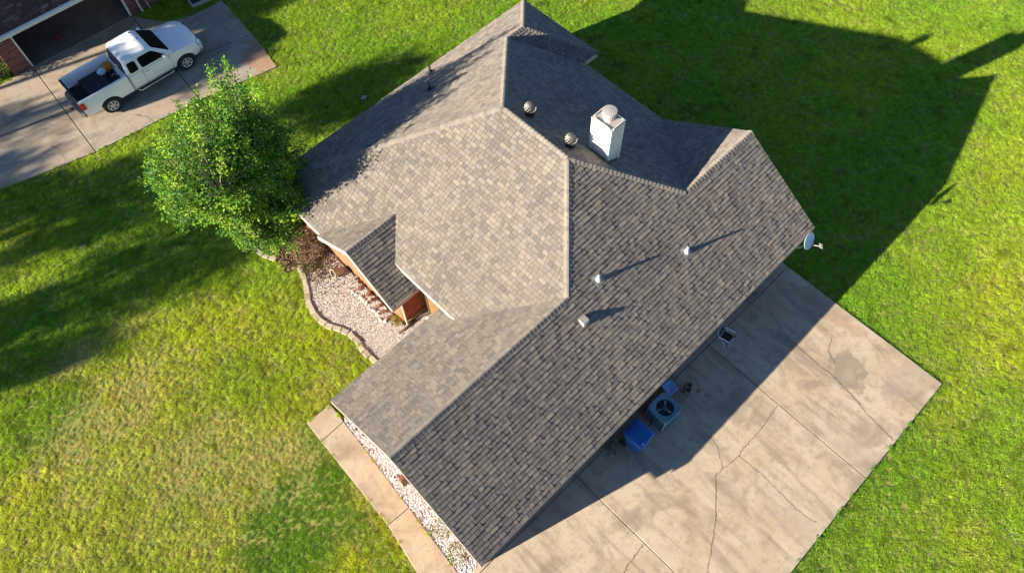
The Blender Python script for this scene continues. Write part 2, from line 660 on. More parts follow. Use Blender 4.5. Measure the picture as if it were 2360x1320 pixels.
def tuft_proto(nb, rad, h0, h1, w, seed, flat=.5):
    r = random.Random(seed)
    V, F = [], []
    for _ in range(nb):
        a, d = r.uniform(0, 6.283), rad * math.sqrt(r.random())
        x, y = d * math.cos(a), d * math.sin(a)
        h = r.uniform(h0, h1)
        b_ = r.uniform(0, 6.283)
        lean = r.uniform(.15, flat) * h * 1.3
        dx, dy = lean * math.cos(b_), lean * math.sin(b_)
        c = r.uniform(0, 3.14)
        wx, wy = w / 2 * math.cos(c), w / 2 * math.sin(c)
        i = len(V)
        V += [(x - wx, y - wy, 0), (x + wx, y + wy, 0), (x + dx * .4 + wx * .8, y + dy * .4 + wy * .8, h * .62), (x + dx * .4 - wx * .8, y + dy * .4 - wy * .8, h * .62), (x + dx, y + dy, h)]
        F += [(i, i + 1, i + 2, i + 3), (i + 3, i + 2, i + 4)]
    return V, F


# lawn grass
def lawn_points(dens):
    x0, x1, y0, y1 = -14, 46, -14, 48
    n = int(dens * (x1 - x0) * (y1 - y0))
    x = nrg.uniform(x0, x1, n)
    y = nrg.uniform(y0, y1, n)
    u, v, d = project(np.stack([x, y, np.zeros(n)], 1))
    k = (d > 0) & (np.abs(u) < 1.10) & (np.abs(v) < .66)
    return x[k], y[k]


gx, gy = lawn_points(200)
keep = np.ones(len(gx), bool)
over = np.zeros(len(gx), bool)
for P, e in [(drive_poly, .03), (walk_poly, .02), (strip_poly, .0), (bed_poly, .05), (ndrive_poly, .03), (nhouse_poly, 0)] + [(q, 0) for q in body_polys]:
    ins = in_poly(gx, gy, P)
    if e:
        dd = dist_poly(gx, gy, P)
        ragged = vnoise(gx, gy, .22, 3)
        creep = ins & (dd < .11 * np.clip(ragged - .45, 0, 1))
        over |= creep
        keep &= ~ins | creep
        keep &= ~(~ins & (dd < .04 * ragged))
    else:
        keep &= ~ins
gx, gy = gx[keep], gy[keep]
gz = np.where(over[keep], .045, 0.0)
big = vnoise(gx, gy, 3.4, 1) * .6 + vnoise(gx, gy, 1.3, 2) * .4
mid = vnoise(gx, gy, .55, 4)
fine = nrg.random(len(gx))


def blob(cx, cy, rx, ry, soft=.5):
    d = np.hypot((gx - cx) / rx, (gy - cy) / ry) + (mid - .5) * .5
    return np.clip((1 + soft - d) / soft, 0, 1)


green = np.array([.275, .480, .040])
lush = np.array([.105, .310, .025])
yel = np.array([.590, .630, .050])
tan = np.array([.68, .58, .27])
dryness = np.clip((big - .35) * 1.5, 0, 1)
front = np.clip((7 - gx) / 6, 0, 1) * np.clip((19.5 - gy) / 3, 0, 1)      # the sunny front corner is drier
side = np.clip((gx - 12) / 10, 0, 1) * np.clip((1.0 - gy) / 5, 0, 1)
dryness = np.clip(dryness * .6 + front * .45 + side * .35, 0, 1)
tanf = np.clip(.75 * blob(-.9, 10.4, 1.3, 1.0) + .65 * blob(-4.0, 16.2, 2.2, 1.0) + .8 * blob(-3.9, 18.7, .9, .5) + .35 * blob(-.6, 8.7, 1.0, 1.6) + .35 * blob(1.6, 11.4, .6, .5)
               + .45 * blob(-2.5, 12.2, 1.6, 1.2) + .5 * blob(-1.6, 18.6, .8, .5) + .4 * blob(-5.0, 13.5, 2.5, 2.0, .9) + .4 * blob(-3.2, 9.8, 1.2, 1.2, .8), 0, 1) * np.clip(mid * 1.6, .25, 1)
tanf = np.clip(tanf + np.clip((vnoise(gx, gy, .35, 9) - .66) * 3, 0, .7) * dryness, 0, 1)
lushf = np.clip(1.25 * blob(-1.75, 8.4, 1.35, 1.1, .8) + .7 * blob(-5.8, 17.3, 1.3, .8, .9) + .6 * blob(.35, 9.6, .35, 1.2) + .5 * blob(-.35, 6.6, .35, 1.6) + .8 * np.clip(1 - dist_poly(gx, gy, drive_poly) / .35, 0, 1), 0, 1)
tint = green + (yel - green) * dryness[:, None]
tint = tint + (tan - tint) * (tanf * .8)[:, None]
tint = tint + (lush - tint) * (lushf * .75)[:, None]
tint *= (0.80 + .56 * fine)[:, None] * (.92 + .16 * mid)[:, None]
thin = (tanf > .55) & (fine > .62)
clump = vnoise(gx, gy, .11, 21)
sc = (.65 + .45 * clump + .45 * nrg.random(len(gx)) ** 3) * (1 - .3 * tanf) * (.9 + .35 * vnoise(gx, gy, .8, 6))
tint *= (.80 + .36 * clump)[:, None]
weed = np.clip((vnoise(gx, gy, .30, 33) - .74) * 6, 0, 1) * (fine > .3)
tint = tint * (1 - .45 * weed)[:, None]
k = ~thin
protos = [tuft_proto(26, .062, .020, .052, .0095, s_, 1.2) for s_ in range(6)]
M_grass = mat('grass_blade', attr=('tint', 'INSTANCER'), rough=.6, transl=.5, spec=.2)
go_ = scatter('grass', np.stack([gx, gy, gz], 1)[k], nrg.uniform(0, 6.28, len(gx))[k], sc[k], nrg.integers(0, 6, len(gx))[k], tint[k], protos, M_grass)
tag(go_, 'short green and yellow lawn grass growing round the house', 'grass')


def pebble(seed, sx=1, sy=.8, sz=.6):
    r = random.Random(seed)
    bm = bmesh.new()
    bmesh.ops.create_icosphere(bm, subdivisions=1, radius=1)
    for v in bm.verts:
        v.co *= r.uniform(.75, 1.15)
        v.co.x *= sx
        v.co.y *= sy
        v.co.z *= sz
    V = [tuple(v.co) for v in bm.verts]
    F = [tuple(q.index for q in f.verts) for f in bm.faces]
    bm.free()
    return V, F


def gravel(name, poly, dens, r0, r1, cols, label, avoid=(), z=.02, dens_f=None):
    xa = [p[0] for p in poly]
    ya = [p[1] for p in poly]
    n = int(dens * (max(xa) - min(xa)) * (max(ya) - min(ya)))
    x = nrg.uniform(min(xa), max(xa), n)
    y = nrg.uniform(min(ya), max(ya), n)
    kp = in_poly(x, y, poly)
    for q in avoid:
        kp &= ~in_poly(x, y, q)
    if dens_f is not None:
        kp &= nrg.random(n) < dens_f(x, y)
    x, y = x[kp], y[kp]
    n = len(x)
    ci = nrg.integers(0, len(cols), n)
    tint = np.array(cols)[ci] * nrg.uniform(.8, 1.15, (n, 1))
    s_ = nrg.uniform(r0, r1, n)
    mm = mat(name + '_stone', attr=('tint', 'INSTANCER'), rough=.9, spec=.25)
    o = scatter(name, np.stack([x, y, z + nrg.uniform(0, r1 * .8, n)], 1), nrg.uniform(0, 6.28, n), s_, nrg.integers(0, 4, n), tint,
                [pebble(k) for k in range(4)], mm, tilt=nrg.uniform(-.6, .6, (n, 2)))
    return tag(o, label, 'gravel')


gravel('bed_gravel', bed_poly, 3600, .009, .019, [(.62, .62, .61), (.70, .69, .67), (.50, .49, .49), (.78, .77, .76), (.30, .28, .27), (.58, .52, .50)],
       'pinkish white gravel filling the curved front bed', avoid=[[(5.3, 11.4), (6.5, 11.4), (6.5, 18.9), (5.3, 18.9)]],
       dens_f=lambda x, y: np.clip((16.6 - y + 1.2 * vnoise(x, y, .4, 5) - .6) * 1.2, .03, 1))
gravel('white_gravel', strip_poly, 2900, .011, .027, [(.74, .77, .80), (.66, .69, .73), (.78, .80, .82), (.55, .57, .60), (.36, .36, .38)],
       'bright white gravel strip between sidewalk and garage wall',
       dens_f=lambda x, y: np.clip(1.35 - 1.1 * vnoise(x, y, .5, 8) * (y < 6.9), .25, 1))
# rougher dead leaves and mulch round the tree foot
def leaf_card(seed, L_=1.0, W_=.35):
    r = random.Random(seed)
    b_ = r.uniform(-.25, .25)
    return [(-L_, 0, 0), (0, -W_, .25 + b_), (L_, 0, .1), (0, W_, .2)], [(0, 1, 2), (0, 2, 3)]


n = 9000
x = nrg.normal(4.6, .55, n)
y = nrg.normal(16.9, .85, n)
kp = in_poly(x, y, bed_poly) | (np.hypot(x - 3.8, y - 16.4) < .35)
x, y = x[kp], y[kp]
n = len(x)
cols = np.array([(.20, .12, .075), (.30, .20, .13), (.13, .085, .05), (.40, .27, .17), (.17, .15, .07)])
lit = scatter('leaf_litter', np.stack([x, y, nrg.uniform(.02, .10, n)], 1), nrg.uniform(0, 6.28, n), nrg.uniform(.03, .07, n), nrg.integers(0, 3, n),
              cols[nrg.integers(0, 5, n)] * nrg.uniform(.8, 1.2, (n, 1)), [leaf_card(k) for k in range(3)], mat('dry_leaf', attr=('tint', 'INSTANCER'), rough=.8, transl=.1),
              tilt=nrg.uniform(-.9, .9, (n, 2)))
tag(lit, 'dry brown leaves and twigs heaped at the foot of the tree', 'leaf litter')

# ------------------------------------------------------------------ THE HOUSE
PM = .6436
ZG, UG, YG, YK, YR, ZR = 6.408, 11.14, 9.30, 12.119, 6.57, 4.648
Xv = 5.94
house = thing('brick_house', 'brown brick house with cross hipped roof of weathered grey shingles, filling the middle', 'house', (9.4, 9.5, 0))
f_SW = lambda x, y: ZG - PM * (UG - x)
f_NE = lambda x, y: ZG - PM * (x - UG)
f_NW = lambda x, y: ZG - PM * (y - YK)
f_SE = lambda x, y: ZR - PM * (YR - y)
f_WNW = lambda x, y: ZR - PM * (y - YR)
f_RNE = lambda x, y: 3.79 - PM * (x - 16.06)
f_RSE = lambda x, y: 3.79 - PM * (16.18 - y)
ZP, YP = 3.7406, 13.05
f_PNW = lambda x, y: ZP - PM * (y - YP)
f_PSE = lambda x, y: ZP - PM * (YP - y)
H = (8.405, 6.57)
F_ = (13.875, 6.57)
G = (UG, YG)
K = (UG, YK)
W = (4.99, 18.27)
Lp = (15.2, 16.18)
Mp = (16.06, 16.18)
T = (18.17, 18.27)
Np = (18.17, 14.07)
Np2 = (17.35, 14.07)
P_ = (17.38, 10.06)
V1 = (Xv, 9.035)
X1 = (Xv, 11.99)
Pb = (7.0, 13.05)
PL = (4.99, 15.06)
B_, C_, D_, E_ = (1.48, 6.57), (1.48, 3.154), (17.35, 3.154), (17.35, 6.57)
planes = [
    ('SW', [K, G, H, V1, X1, Pb, PL, W][::-1], f_SW, (-1, 0)),
    ('NE', [K, G, F_, P_, (17.38, 14.07), Np2, Lp], f_NE, (1, 0)),
    ('NW', [W, K, Lp, Mp, T], f_NW, (0, 1)),
    ('SE', [B_, C_, D_, E_, F_, G, H], f_SE, (0, -1)),
    ('WNW', [B_, H, V1, (6.33, 9.035), (6.33, 9.95), (1.48, 9.95)], f_WNW, (0, 1)),
    ('ENW', [F_, E_, (17.35, 10.04)], f_WNW, (0, 1)),
    ('RNE', [T, Mp, Np], f_RNE, (1, 0)),
    ('RSE', [Lp, Mp, Np, Np2], f_RSE, (0, -1)),
    ('PNW', [(4.88, YP), Pb, PL, (4.88, 15.06)], f_PNW, (0, 1)),
    ('PSE', [(4.88, YP), Pb, X1, (6.33, 11.99), (6.33, 11.05), (4.88, 11.05)], f_PSE, (0, -1)),
]
PAL = [(1.08 * q[0], 1.06 * q[1], 1.03 * q[2]) for q in [(.145, .140, .141), (.163, .157, .154), (.181, .173, .165), (.200, .189, .176), (.222, .208, .189), (.191, .186, .183), (.172, .162, .152), (.238, .222, .200)]]
roof = MB()
for nm, poly, fz, dn in planes:
    roof.prism(poly, lambda x, y, f=fz: f(x, y) - .14, lambda x, y, f=fz: f(x, y) - .004)
roof = roof.obj('roof', M_deck, house, origin=(9.4, 9.5, 2.45))
roof['label'] = 'cross hipped roof covered in weathered grey and tan shingles'

EXP = .143
SL = math.sqrt(1 + PM * PM)


def clip_rect(poly, s0, s1, t0, t1):
    for p, n in (((s0, 0), (1, 0)), ((s1, 0), (-1, 0)), ((0, t0), (0, 1)), ((0, t1), (0, -1))):
        poly = clip_half(poly, p, n)
        if len(poly) < 3:
            return []
    return poly


def shingle_plane(poly, fz, dn, seed, pal=PAL, spread=1.0, widths=(.115, .165, .215, .285), collect=None, mb=None, exp=EXP):
    """lay courses of tabs on a roof plane; dn is the plan direction of the downhill side"""
    r = random.Random(seed)
    dn2 = Vector(dn)
    along = Vector((-dn2.y, dn2.x))
    # local coordinates: s along the course, t = distance up the slope
    st = [(Vector(p).dot(along), -Vector(p).dot(dn2) * SL) for p in poly]
    s0, s1 = min(p[0] for p in st), max(p[0] for p in st)
    t0, t1 = min(p[1] for p in st), max(p[1] for p in st)

    def to3(s, t, h):
        q = along * s - dn2 * (t / SL)
        z = fz(q.x, q.y)
        nrm = Vector((dn2.x * PM, dn2.y * PM, 1)).normalized()
        return Vector((q.x, q.y, z)) + nrm * h
    nc = int((t1 - t0) / exp) + 1
    for c in range(nc):
        ta = t0 + c * exp
        s = s0 - r.uniform(0, .3)
        row = clip_half(clip_half(st, (0, ta), (0, 1)), (0, ta + exp), (0, -1))
        if len(row) < 3:
            continue
        ra, rb = min(p[0] for p in row), max(p[0] for p in row)
        while s < rb:
            w = r.choice(widths)
            sa, sb = s + .006, s + w - .006
            s += w
            if sb < ra:
                continue
            ti = min(len(pal) - 1, max(0, int(r.gauss(3.4, 2.2 * spread) + 2.4 * (float(vnoise(s, ta, .9, seed)) - .5) + 2.6 * (float(vnoise(s, ta * .16, .45, seed + 50)) - .5))))
            th = r.choice((.012, .016, .022))
            g = clip_rect(row, sa, sb, ta, ta + exp - .013)
            if len(g) < 3 or area(g) < 1e-4:
                continue
            full = abs(area(g) - (sb - sa) * (exp - .013)) < 1e-4
            if full:
                g = [(sa, ta), (sb, ta), (sb, ta + exp - .013), (sa, ta + exp - .013)]
                if collect is not None:
                    ctr = to3((sa + sb) / 2, ta, 0)
                    collect.append(((ctr - CAM).length, ctr, widths.index(w), th, ti, (g, ta, to3, th, pal[ti])))
                    continue
            emit_tab(mb, g, ta, to3, th, pal[ti], exp)


def emit_tab(mb, g, ta, to3, th, col, exp=EXP):
    a = sum(g[i][0] * g[(i + 1) % len(g)][1] - g[(i + 1) % len(g)][0] * g[i][1] for i in range(len(g)))
    if a < 0:
        g = g[::-1]
    n = len(g)
    top = [to3(s, t, th - (th - .0015) * min(1, max(0, (t - ta) / exp))) for s, t in g]
    bot = [to3(s, t, -.003) for s, t in g]
    # orientation: along x uphill has to point to +normal
    nrm = (top[1] - top[0]).cross(top[2] - top[1])
    fs = [tuple(range(n))] + [(i, n + i, n + (i + 1) % n, (i + 1) % n) for i in range(n)]
    if nrm.z < 0:
        fs = [f[::-1] for f in fs]
    mb.mesh(top + bot, fs, col)


field = MB()
cands = []
for i, (nm, poly, fz, dn) in enumerate(planes):
    shingle_plane(poly, fz, dn, 31 + i, collect=cands if nm == 'SE' else None, mb=field)
cands.sort(key=lambda q: q[0])
tab_mesh = {}
Nn = Vector((0, -PM, 1)).normalized()
for q in cands[300:]:
    emit_tab(field, *q[5])
for q in cands[:300]:
    d, ctr, wi, th, ti, (g, ta, to3, th_, col) = q
    key = (wi, th, ti)
    if key not in tab_mesh:
        b = MB()
        emit_tab(b, g, ta, to3, th, col)
        me = b.data('shingle', M_shingle)
        me.transform(Matrix.Translation(-ctr))
        tab_mesh[key] = me
    inst(tab_mesh[key], 'shingle', ctr, roof)
kind(field.obj('shingle_field', M_shingle, roof), 'stuff')

# ridge and hip caps, lapped uphill
def cap_line(a, b, fa, fb, na, nb, mb_out, n_obj, seed, uphill=True):
    """caps from a to b; na, nb are the downhill plan directions of the planes each side"""
    r = random.Random(seed)
    za = max(fa(*a), fb(*a)) if False else fa(*a)
    zb = fa(*b)
    A, B = Vector((*a, za)), Vector((*b, zb))
    d = (B - A).normalized()

    def wing(n_):
        nr = Vector((n_[0] * PM, n_[1] * PM, 1)).normalized()
        w = nr.cross(d)
        w.normalize()
        if w.z > 0 or (abs(w.z) < 1e-3 and w.dot(Vector((*n_, 0))) < 0):
            w = -w
        return w, nr
    w1, n1 = wing(na)
    w2, n2 = wing(nb)
    up = (n1 + n2).normalized()
    L_ = (B - A).length
    n = int(L_ / .143)
    meshes = {}
    cnt = 0
    for i in range(n):
        ti = min(7, max(1, int(r.gauss(4.0, 1.4))))
        col = tuple(c * 1.08 for c in PAL[ti])
        o = A + d * (i * .143 - .01)

        def build(o, col, mb):
            pts = []
            for k, (dd, hh) in enumerate(((0, .032), (.165, .014))):
                sec = [(w1 * .135 + n1 * (hh * .62)), (w1 * .03 + up * (hh + .004)), (w2 * .03 + up * (hh + .004)), (w2 * .135 + n2 * (hh * .62))]
                low = [(w1 * .135 + n1 * .0), (w1 * .03 + up * (-.01)), (w2 * .03 + up * (-.01)), (w2 * .135 + n2 * .0)]
                pts += [o + d * dd + q for q in sec] + [o + d * dd + q for q in low]
            f = [(0, 1, 9, 8), (1, 2, 10, 9), (2, 3, 11, 10), (4, 5, 1, 0), (5, 6, 2, 1), (6, 7, 3, 2), (4, 0, 8, 12), (3, 7, 15, 11)]
            c_ = (pts[0] - pts[1]).cross(pts[9] - pts[1])
            mb.mesh(pts, [q[::-1] for q in f] if c_.z < 0 else f, col)
        if cnt < n_obj:
            if ti not in meshes:
                t = MB()
                build(Vector((0, 0, 0)), col, t)
                meshes[ti] = t.data('ridge_cap', M_shingle)
            inst(meshes[ti], 'ridge_cap', o, roof)
        else:
            build(o, col, mb_out)
        cnt += 1
    return cnt


sw, ne, nw, se = (-1, 0), (1, 0), (0, 1), (0, -1)
capmb = MB()
budget = 296
for a, b_, fa, fb, na, nb, sep_ in [
        (B_, H, f_SE, f_WNW, se, nw, 1), (H, G, f_SE, f_SW, se, sw, 1), (F_, G, f_SE, f_NE, se, ne, 1), (E_, F_, f_SE, f_WNW, se, nw, 1),
        (G, K, f_SW, f_NE, sw, ne, 1), (W, K, f_SW, f_NW, sw, nw, 1), (Lp, K, f_NE, f_NW, ne, nw, 1), ((4.88, YP), Pb, f_PSE, f_PNW, se, nw, 1),
        (Mp, Lp, f_RSE, f_NW, se, nw, 0), (Np, Mp, f_RSE, f_RNE, se, ne, 0), (T, Mp, f_NW, f_RNE, nw, ne, 0)]:
    c_ = cap_line(a, b_, fa, fb, na, nb, capmb, budget if sep_ else 0, int(a[0] * 100))
    if sep_:
        budget = max(0, budget - c_)
kind(capmb.obj('ridge_cap_field', M_shingle, roof), 'stuff')

# fascia boards and drip edges
def fascia(a, b, fz, out, drop=.21, t=.008, m_=None, nm='fascia_board'):
    m_ = m_ or (M_trim if a in (V1, PL, Np) or a[0] == 4.88 else M_fas)
    t = .02 if m_ is M_trim else t
    A, B = Vector((*a, fz(*a))), Vector((*b, fz(*b)))
    o = Vector((*out, 0))
    mb = MB()
    q = [A + o * .003, B + o * .003, B + o * t, A + o * t]
    lo = Vector((0, 0, -drop))
    hi = Vector((0, 0, .006))
    pts = [p + lo for p in q] + [p + hi for p in q]
    mb.mesh(pts, [(0, 3, 2, 1), (4, 5, 6, 7), (0, 1, 5, 4), (1, 2, 6, 5), (2, 3, 7, 6), (3, 0, 4, 7)])
    ob = mb.obj(nm, m_, house)
    bm = bmesh.new()
    bm.from_mesh(ob.data)
    bmesh.ops.recalc_face_normals(bm, faces=bm.faces)
    bm.to_mesh(ob.data)
    bm.free()
    return ob


for a, b_, fz, o in [(C_, D_, f_SE, (0, -1)), (B_, C_, f_SE, (-1, 0)), (B_, (1.48, 9.95), f_WNW, (-1, 0)), ((1.48, 9.95), (6.33, 9.95), f_WNW, (0, 1)), (D_, E_, f_SE, (1, 0)),
                     (E_, (17.35, 10.04), f_WNW, (1, 0)), (V1, X1, f_SW, (-1, 0)), (PL, W, f_SW, (-1, 0)), (W, T, f_NW, (0, 1)), (T, Np, f_RNE, (1, 0)), (Np, Np2, f_RSE, (0, -1)),
                     ((17.38, 10.06), (17.38, 14.07), f_NE, (1, 0)), ((4.88, YP), (4.88, 15.06), f_PNW, (-1, 0)), ((4.88, 11.05), (4.88, YP), f_PSE, (-1, 0)), ((4.88, 11.05), (6.33, 11.05), f_PSE, (0, -1))]:
    fascia(a, b_, fz, o)

# walls
wallm = bpy.data.materials.new('brick_wall_far')
wallm.use_nodes = True
t = wallm.node_tree
bt = t.nodes.new('ShaderNodeTexBrick')
tc = t.nodes.new('ShaderNodeTexCoord')
mp = t.nodes.new('ShaderNodeMapping')
mp.inputs['Rotation'].default_value = (R(90), 0, 0)
t.links.new(tc.outputs['Object'], mp.inputs[0])
t.links.new(mp.outputs[0], bt.inputs[0])
bt.inputs['Scale'].default_value = 4.5
bt.inputs['Color1'].default_value = (.28, .085, .05, 1)
bt.inputs['Color2'].default_value = (.20, .06, .04, 1)
bt.inputs['Mortar'].default_value = (.28, .23, .18, 1)
t.links.new(bt.outputs[0], t.nodes['Principled BSDF'].inputs['Base Color'])
t.nodes['Principled BSDF'].inputs['Roughness'].default_value = .95
for k, q in enumerate(body_polys[:2] + body_polys[3:]):
    b = MB()
    b.prism(q, -.05, 2.28)
    b.obj('wall', wallm, house)
b = MB()
b.prism([(5.49, 11.49), (6.34, 11.49), (6.34, 17.9), (5.49, 17.9)], -.05, 2.28)
core = b.obj('wall', M_mortar, house)
core['label'] = 'porch wall of red brick facing the gravel bed'
b = MB()
b.box((2.0, 3.34, 2.17), (.92, .24, .24))  # hidden boxes added under the eave corner to stop light slipping past the wall
b.box((1.67, 3.7, 2.17), (.26, .5, .24))
b.obj('eave_shade_box', M_fas, house)
# gable infills above the wall plates
for xg, a, f1, f2, o in ((1.80, (3.45, 6.57, 9.59), f_SE, f_WNW, 1), (17.0, (3.45, 6.57, 9.59), f_SE, f_WNW, -1)):
    b = MB()
    poly = [(a[0], 2.27), (a[2], 2.27), (a[2], f2(0, a[2]) - .15), (a[1], f1(0, a[1]) - .15), (a[0], f1(0, a[0]) - .15)]
    v = [(xg, p[0], p[1]) for p in poly] + [(xg + .1 * o, p[0], p[1]) for p in poly]
    b.mesh(v, [(0, 1, 2, 3, 4), (9, 8, 7, 6, 5)] + [(i, (i + 1) % 5, 5 + (i + 1) % 5, 5 + i) for i in range(5)])
    b.obj('gable_panel', M_siding, house)


def course_wall(wall, p0, d, length, z0, z1, out, material, top=None, every=1):
    """real bricks in running bond on a wall face: each brick an object sharing one of two meshes"""
    bw, bh, bd = .205, .066, .034
    mb = MB()
    mb.box((0, 0, 0), (bw - .012, bd, bh - .012))
    full = mb.data('brick', material)
    mb = MB()
    mb.box((0, 0, 0), (bw / 2 - .012, bd, bh - .012))
    half = mb.data('brick', material)
    d = Vector((*d, 0)).normalized()
    out = Vector((*out, 0))
    ang = math.atan2(d.y, d.x)
    c = 0
    z = z0
    cnt = 0
    r = random.Random(int(z0 * 100 + length * 10))
    while z < z1:
        x = 0
        first = c % 2
        while x < length - .05:
            if first:
                w, me = bw / 2, half
                first = 0
            elif length - x < bw * .8:
                w, me = bw / 2, half
            else:
                w, me = bw, full
            if top is None or z + bh / 2 < top(x + w / 2):
                p = Vector((*p0, 0)) + d * (x + w / 2) + out * (bd / 2 - .006 + r.uniform(-.002, .003))
                inst(me, 'brick', (p.x, p.y, z + bh / 2), wall, rz=ang)
                cnt += 1
            x += w
        z += bh
        c += 1
    return cnt


# porch: side wall (facing the garage wing) and the lower front courses
nb_ = course_wall(core, (5.45, 11.49), (1, 0), .86, .0, 2.25, (0, -1), M_brick)
# porch front wall: a wall of its own, 11.49 .. 17.9
b = MB()
b.prism([(5.42, 11.49), (5.485, 11.49), (5.485, 17.88), (5.42, 17.88)], -.05, 2.20)
front_wall = b.obj('wall', M_mortar, house)
front_wall['label'] = 'sunlit orange brick wall under the front eave'
bst = MB()
r = random.Random(4)
for c in range(33):
    z = .0 + c * .066
    y = 11.50 + (c % 2) * .1
    while y < 17.80:
        bst.box((5.42 - .010, y + .1025, z + .033), (.034, .193, .054), col=tuple(q * r.uniform(.75, 1.2) for q in (.29, .125, .075)))
        y += .205
mat_bst = mat('front_brick', attr=('tone', 'GEOMETRY'), rough=.9, var=.2, scale=30, bump=.4, bscale=120)
kind(bst.obj('brick_field', mat_bst, front_wall), 'stuff')
# gable triangle over the porch front
b = MB()
poly = [(11.45, 2.22), (14.75, 2.22), (YP, f_PSE(0, YP) - .13)]
v = [(5.27, p[0], p[1]) for p in poly] + [(5.33, p[0], p[1]) for p in poly]
b.mesh(v, [(0, 2, 1), (3, 4, 5), (0, 1, 4, 3), (1, 2, 5, 4), (2, 0, 3, 5)])
gp = b.obj('gable_panel', M_siding, house)
gp['label'] = 'grey board gable over the front porch with pale rake trims'
for k in range(9):
    zc = 2.27 + k * .14
    hw = max(.05, (3.55 - zc) / PM - .05)
    b = MB()
    b.box((5.262, YP, zc + .065), (.016, 2 * min(hw, 1.6), .125), M=Matrix.Rotation(-.05, 3, 'Y'))
    b.obj('board', M_siding, gp)
b = MB()
b.box((5.26, 13.1, 2.235), (.06, 3.4, .10))
b.obj('trim', mat('pink_trim', (.50, .24, .20), .7), house)
b = MB()
b.tube([(5.43, 11.40, .03), (5.43, 11.40, 2.3)], .035, 8)
dsp = b.obj('downspout', M_trim, house)
dsp['label'] = 'pale downspout on the porch corner'
# front door panel in the recess and sill line
b = MB()
b.box((6.33, 10.95, 1.05), (.05, .9, 2.1))
b.obj('door', mat('oak_door', (.15, .09, .035), .6, var=.2, scale=4), house, bevel=.01)

# porch side-wall brick ledge
b = MB()
b.box((5.9, 11.42, .10), (.9, .06, .05))
b.obj('sill', M_mortar, house)

# ---- chimney
ch = MB()
cx0, cx1, cy0, cy1, ztop = 12.36, 12.95, 8.71, 9.49, 7.02
ch.prism([(cx0 + .02, cy0 + .02), (cx1 - .02, cy0 + .02), (cx1 - .02, cy1 - .02), (cx0 + .02, cy1 - .02)], lambda x, y: f_NE(x, y) - .05, ztop - .01)
chim = ch.obj('chimney', M_white, house)
chim['label'] = 'white painted board chimney with round metal flue cap'
k = 0
for face in ('x', 'y', 'X', 'Y'):
    z = 5.0
    while z < ztop - .06:
        b = MB()
        zb = f_NE(cx1 if face == 'X' else (cx0 if face == 'x' else (cx0 + cx1) / 2), 0) - .12
        if z > zb:
            if face == 'x':
                b.box((cx0 + .008, (cy0 + cy1) / 2, z + .07), (.018, cy1 - cy0 - .15, .138), M=Matrix.Rotation(-.07, 3, 'Y'))
            elif face == 'X':
                b.box((cx1 - .008, (cy0 + cy1) / 2, z + .07), (.018, cy1 - cy0 - .15, .138), M=Matrix.Rotation(.07, 3, 'Y'))
            elif face == 'y':
                b.box(((cx0 + cx1) / 2, cy0 + .008, z + .07), (cx1 - cx0 - .15, .018, .138), M=Matrix.Rotation(.07, 3, 'X'))
            else:
                b.box(((cx0 + cx1) / 2, cy1 - .008, z + .07), (cx1 - cx0 - .15, .018, .138), M=Matrix.Rotation(-.07, 3, 'X'))
            b.obj('board', M_white, chim)
        z += .14
for (x, y) in ((cx0, cy0), (cx1, cy0), (cx0, cy1), (cx1, cy1)):
    b = MB()
    sx, sy = (1 if x == cx0 else -1), (1 if y == cy0 else -1)
    b.box((x + sx * .035, y + sy * .035, (f_NE(x, y) + ztop) / 2 - .03), (.10, .10, ztop - f_NE(x, y) - .0))
    b.obj('corner_trim', M_white, chim, bevel=.006)
M_capm = mat('rusty_painted_metal', (.46, .47, .47), .5, .3, color2=(.44, .38, .35), scale=7, var=.1)
b = MB()
b.prism([(cx0 - .03, cy0 - .03), (cx1 + .03, cy0 - .03), (cx1 + .03, cy1 + .03), (cx0 - .03, cy1 + .03)], ztop, ztop + .035)
b.obj('cap_plate', M_capm, chim, bevel=.005)
b = MB()
Mx = Matrix.Translation(((cx0 + cx1) / 2, (cy0 + cy1) / 2 - .0, 0))
b.lathe([(.15, ztop + .03), (.13, ztop + .06), (.13, ztop + .26), (.0, ztop + .26)], 28, Mx)
fl = b.obj('flue', M_capm, chim, smooth=True, angle=40)
b = MB()
b.lathe([(.20, ztop + .17), (.215, ztop + .19), (.215, ztop + .36), (.225, ztop + .37), (.225, ztop + .40), (.12, ztop + .415), (0, ztop + .42)], 32, Mx)
b.obj('flue_cap', M_capm, fl, smooth=True, angle=35)
b = MB()
for k in range(24):
    a = k * math.pi / 12
    b.box(((cx0 + cx1) / 2 + .217 * math.cos(a), (cy0 + cy1) / 2 + .217 * math.sin(a), ztop + .27), (.008, .012, .15), M=Matrix.Rotation(a, 3, 'Z'))
b.obj('vent_fin', M_galv, fl)
b = MB()
for (x0_, x1_, y0_, y1_) in ((cx0 - .09, cx0 + .0, cy0 - .09, cy1 + .09), (cx0, cx1 + .1, cy0 - .09, cy0 - .0), (cx0, cx1 + .1, cy1, cy1 + .09)):
    b.prism([(x0_, y0_), (x1_, y0_), (x1_, y1_), (x0_, y1_)], lambda x, y: f_NE(x, y) - .01, lambda x, y: f_NE(x, y) + .02)
b.obj('flashing', mat('brown_flashing', (.075, .055, .042), .7, var=.2), chim)

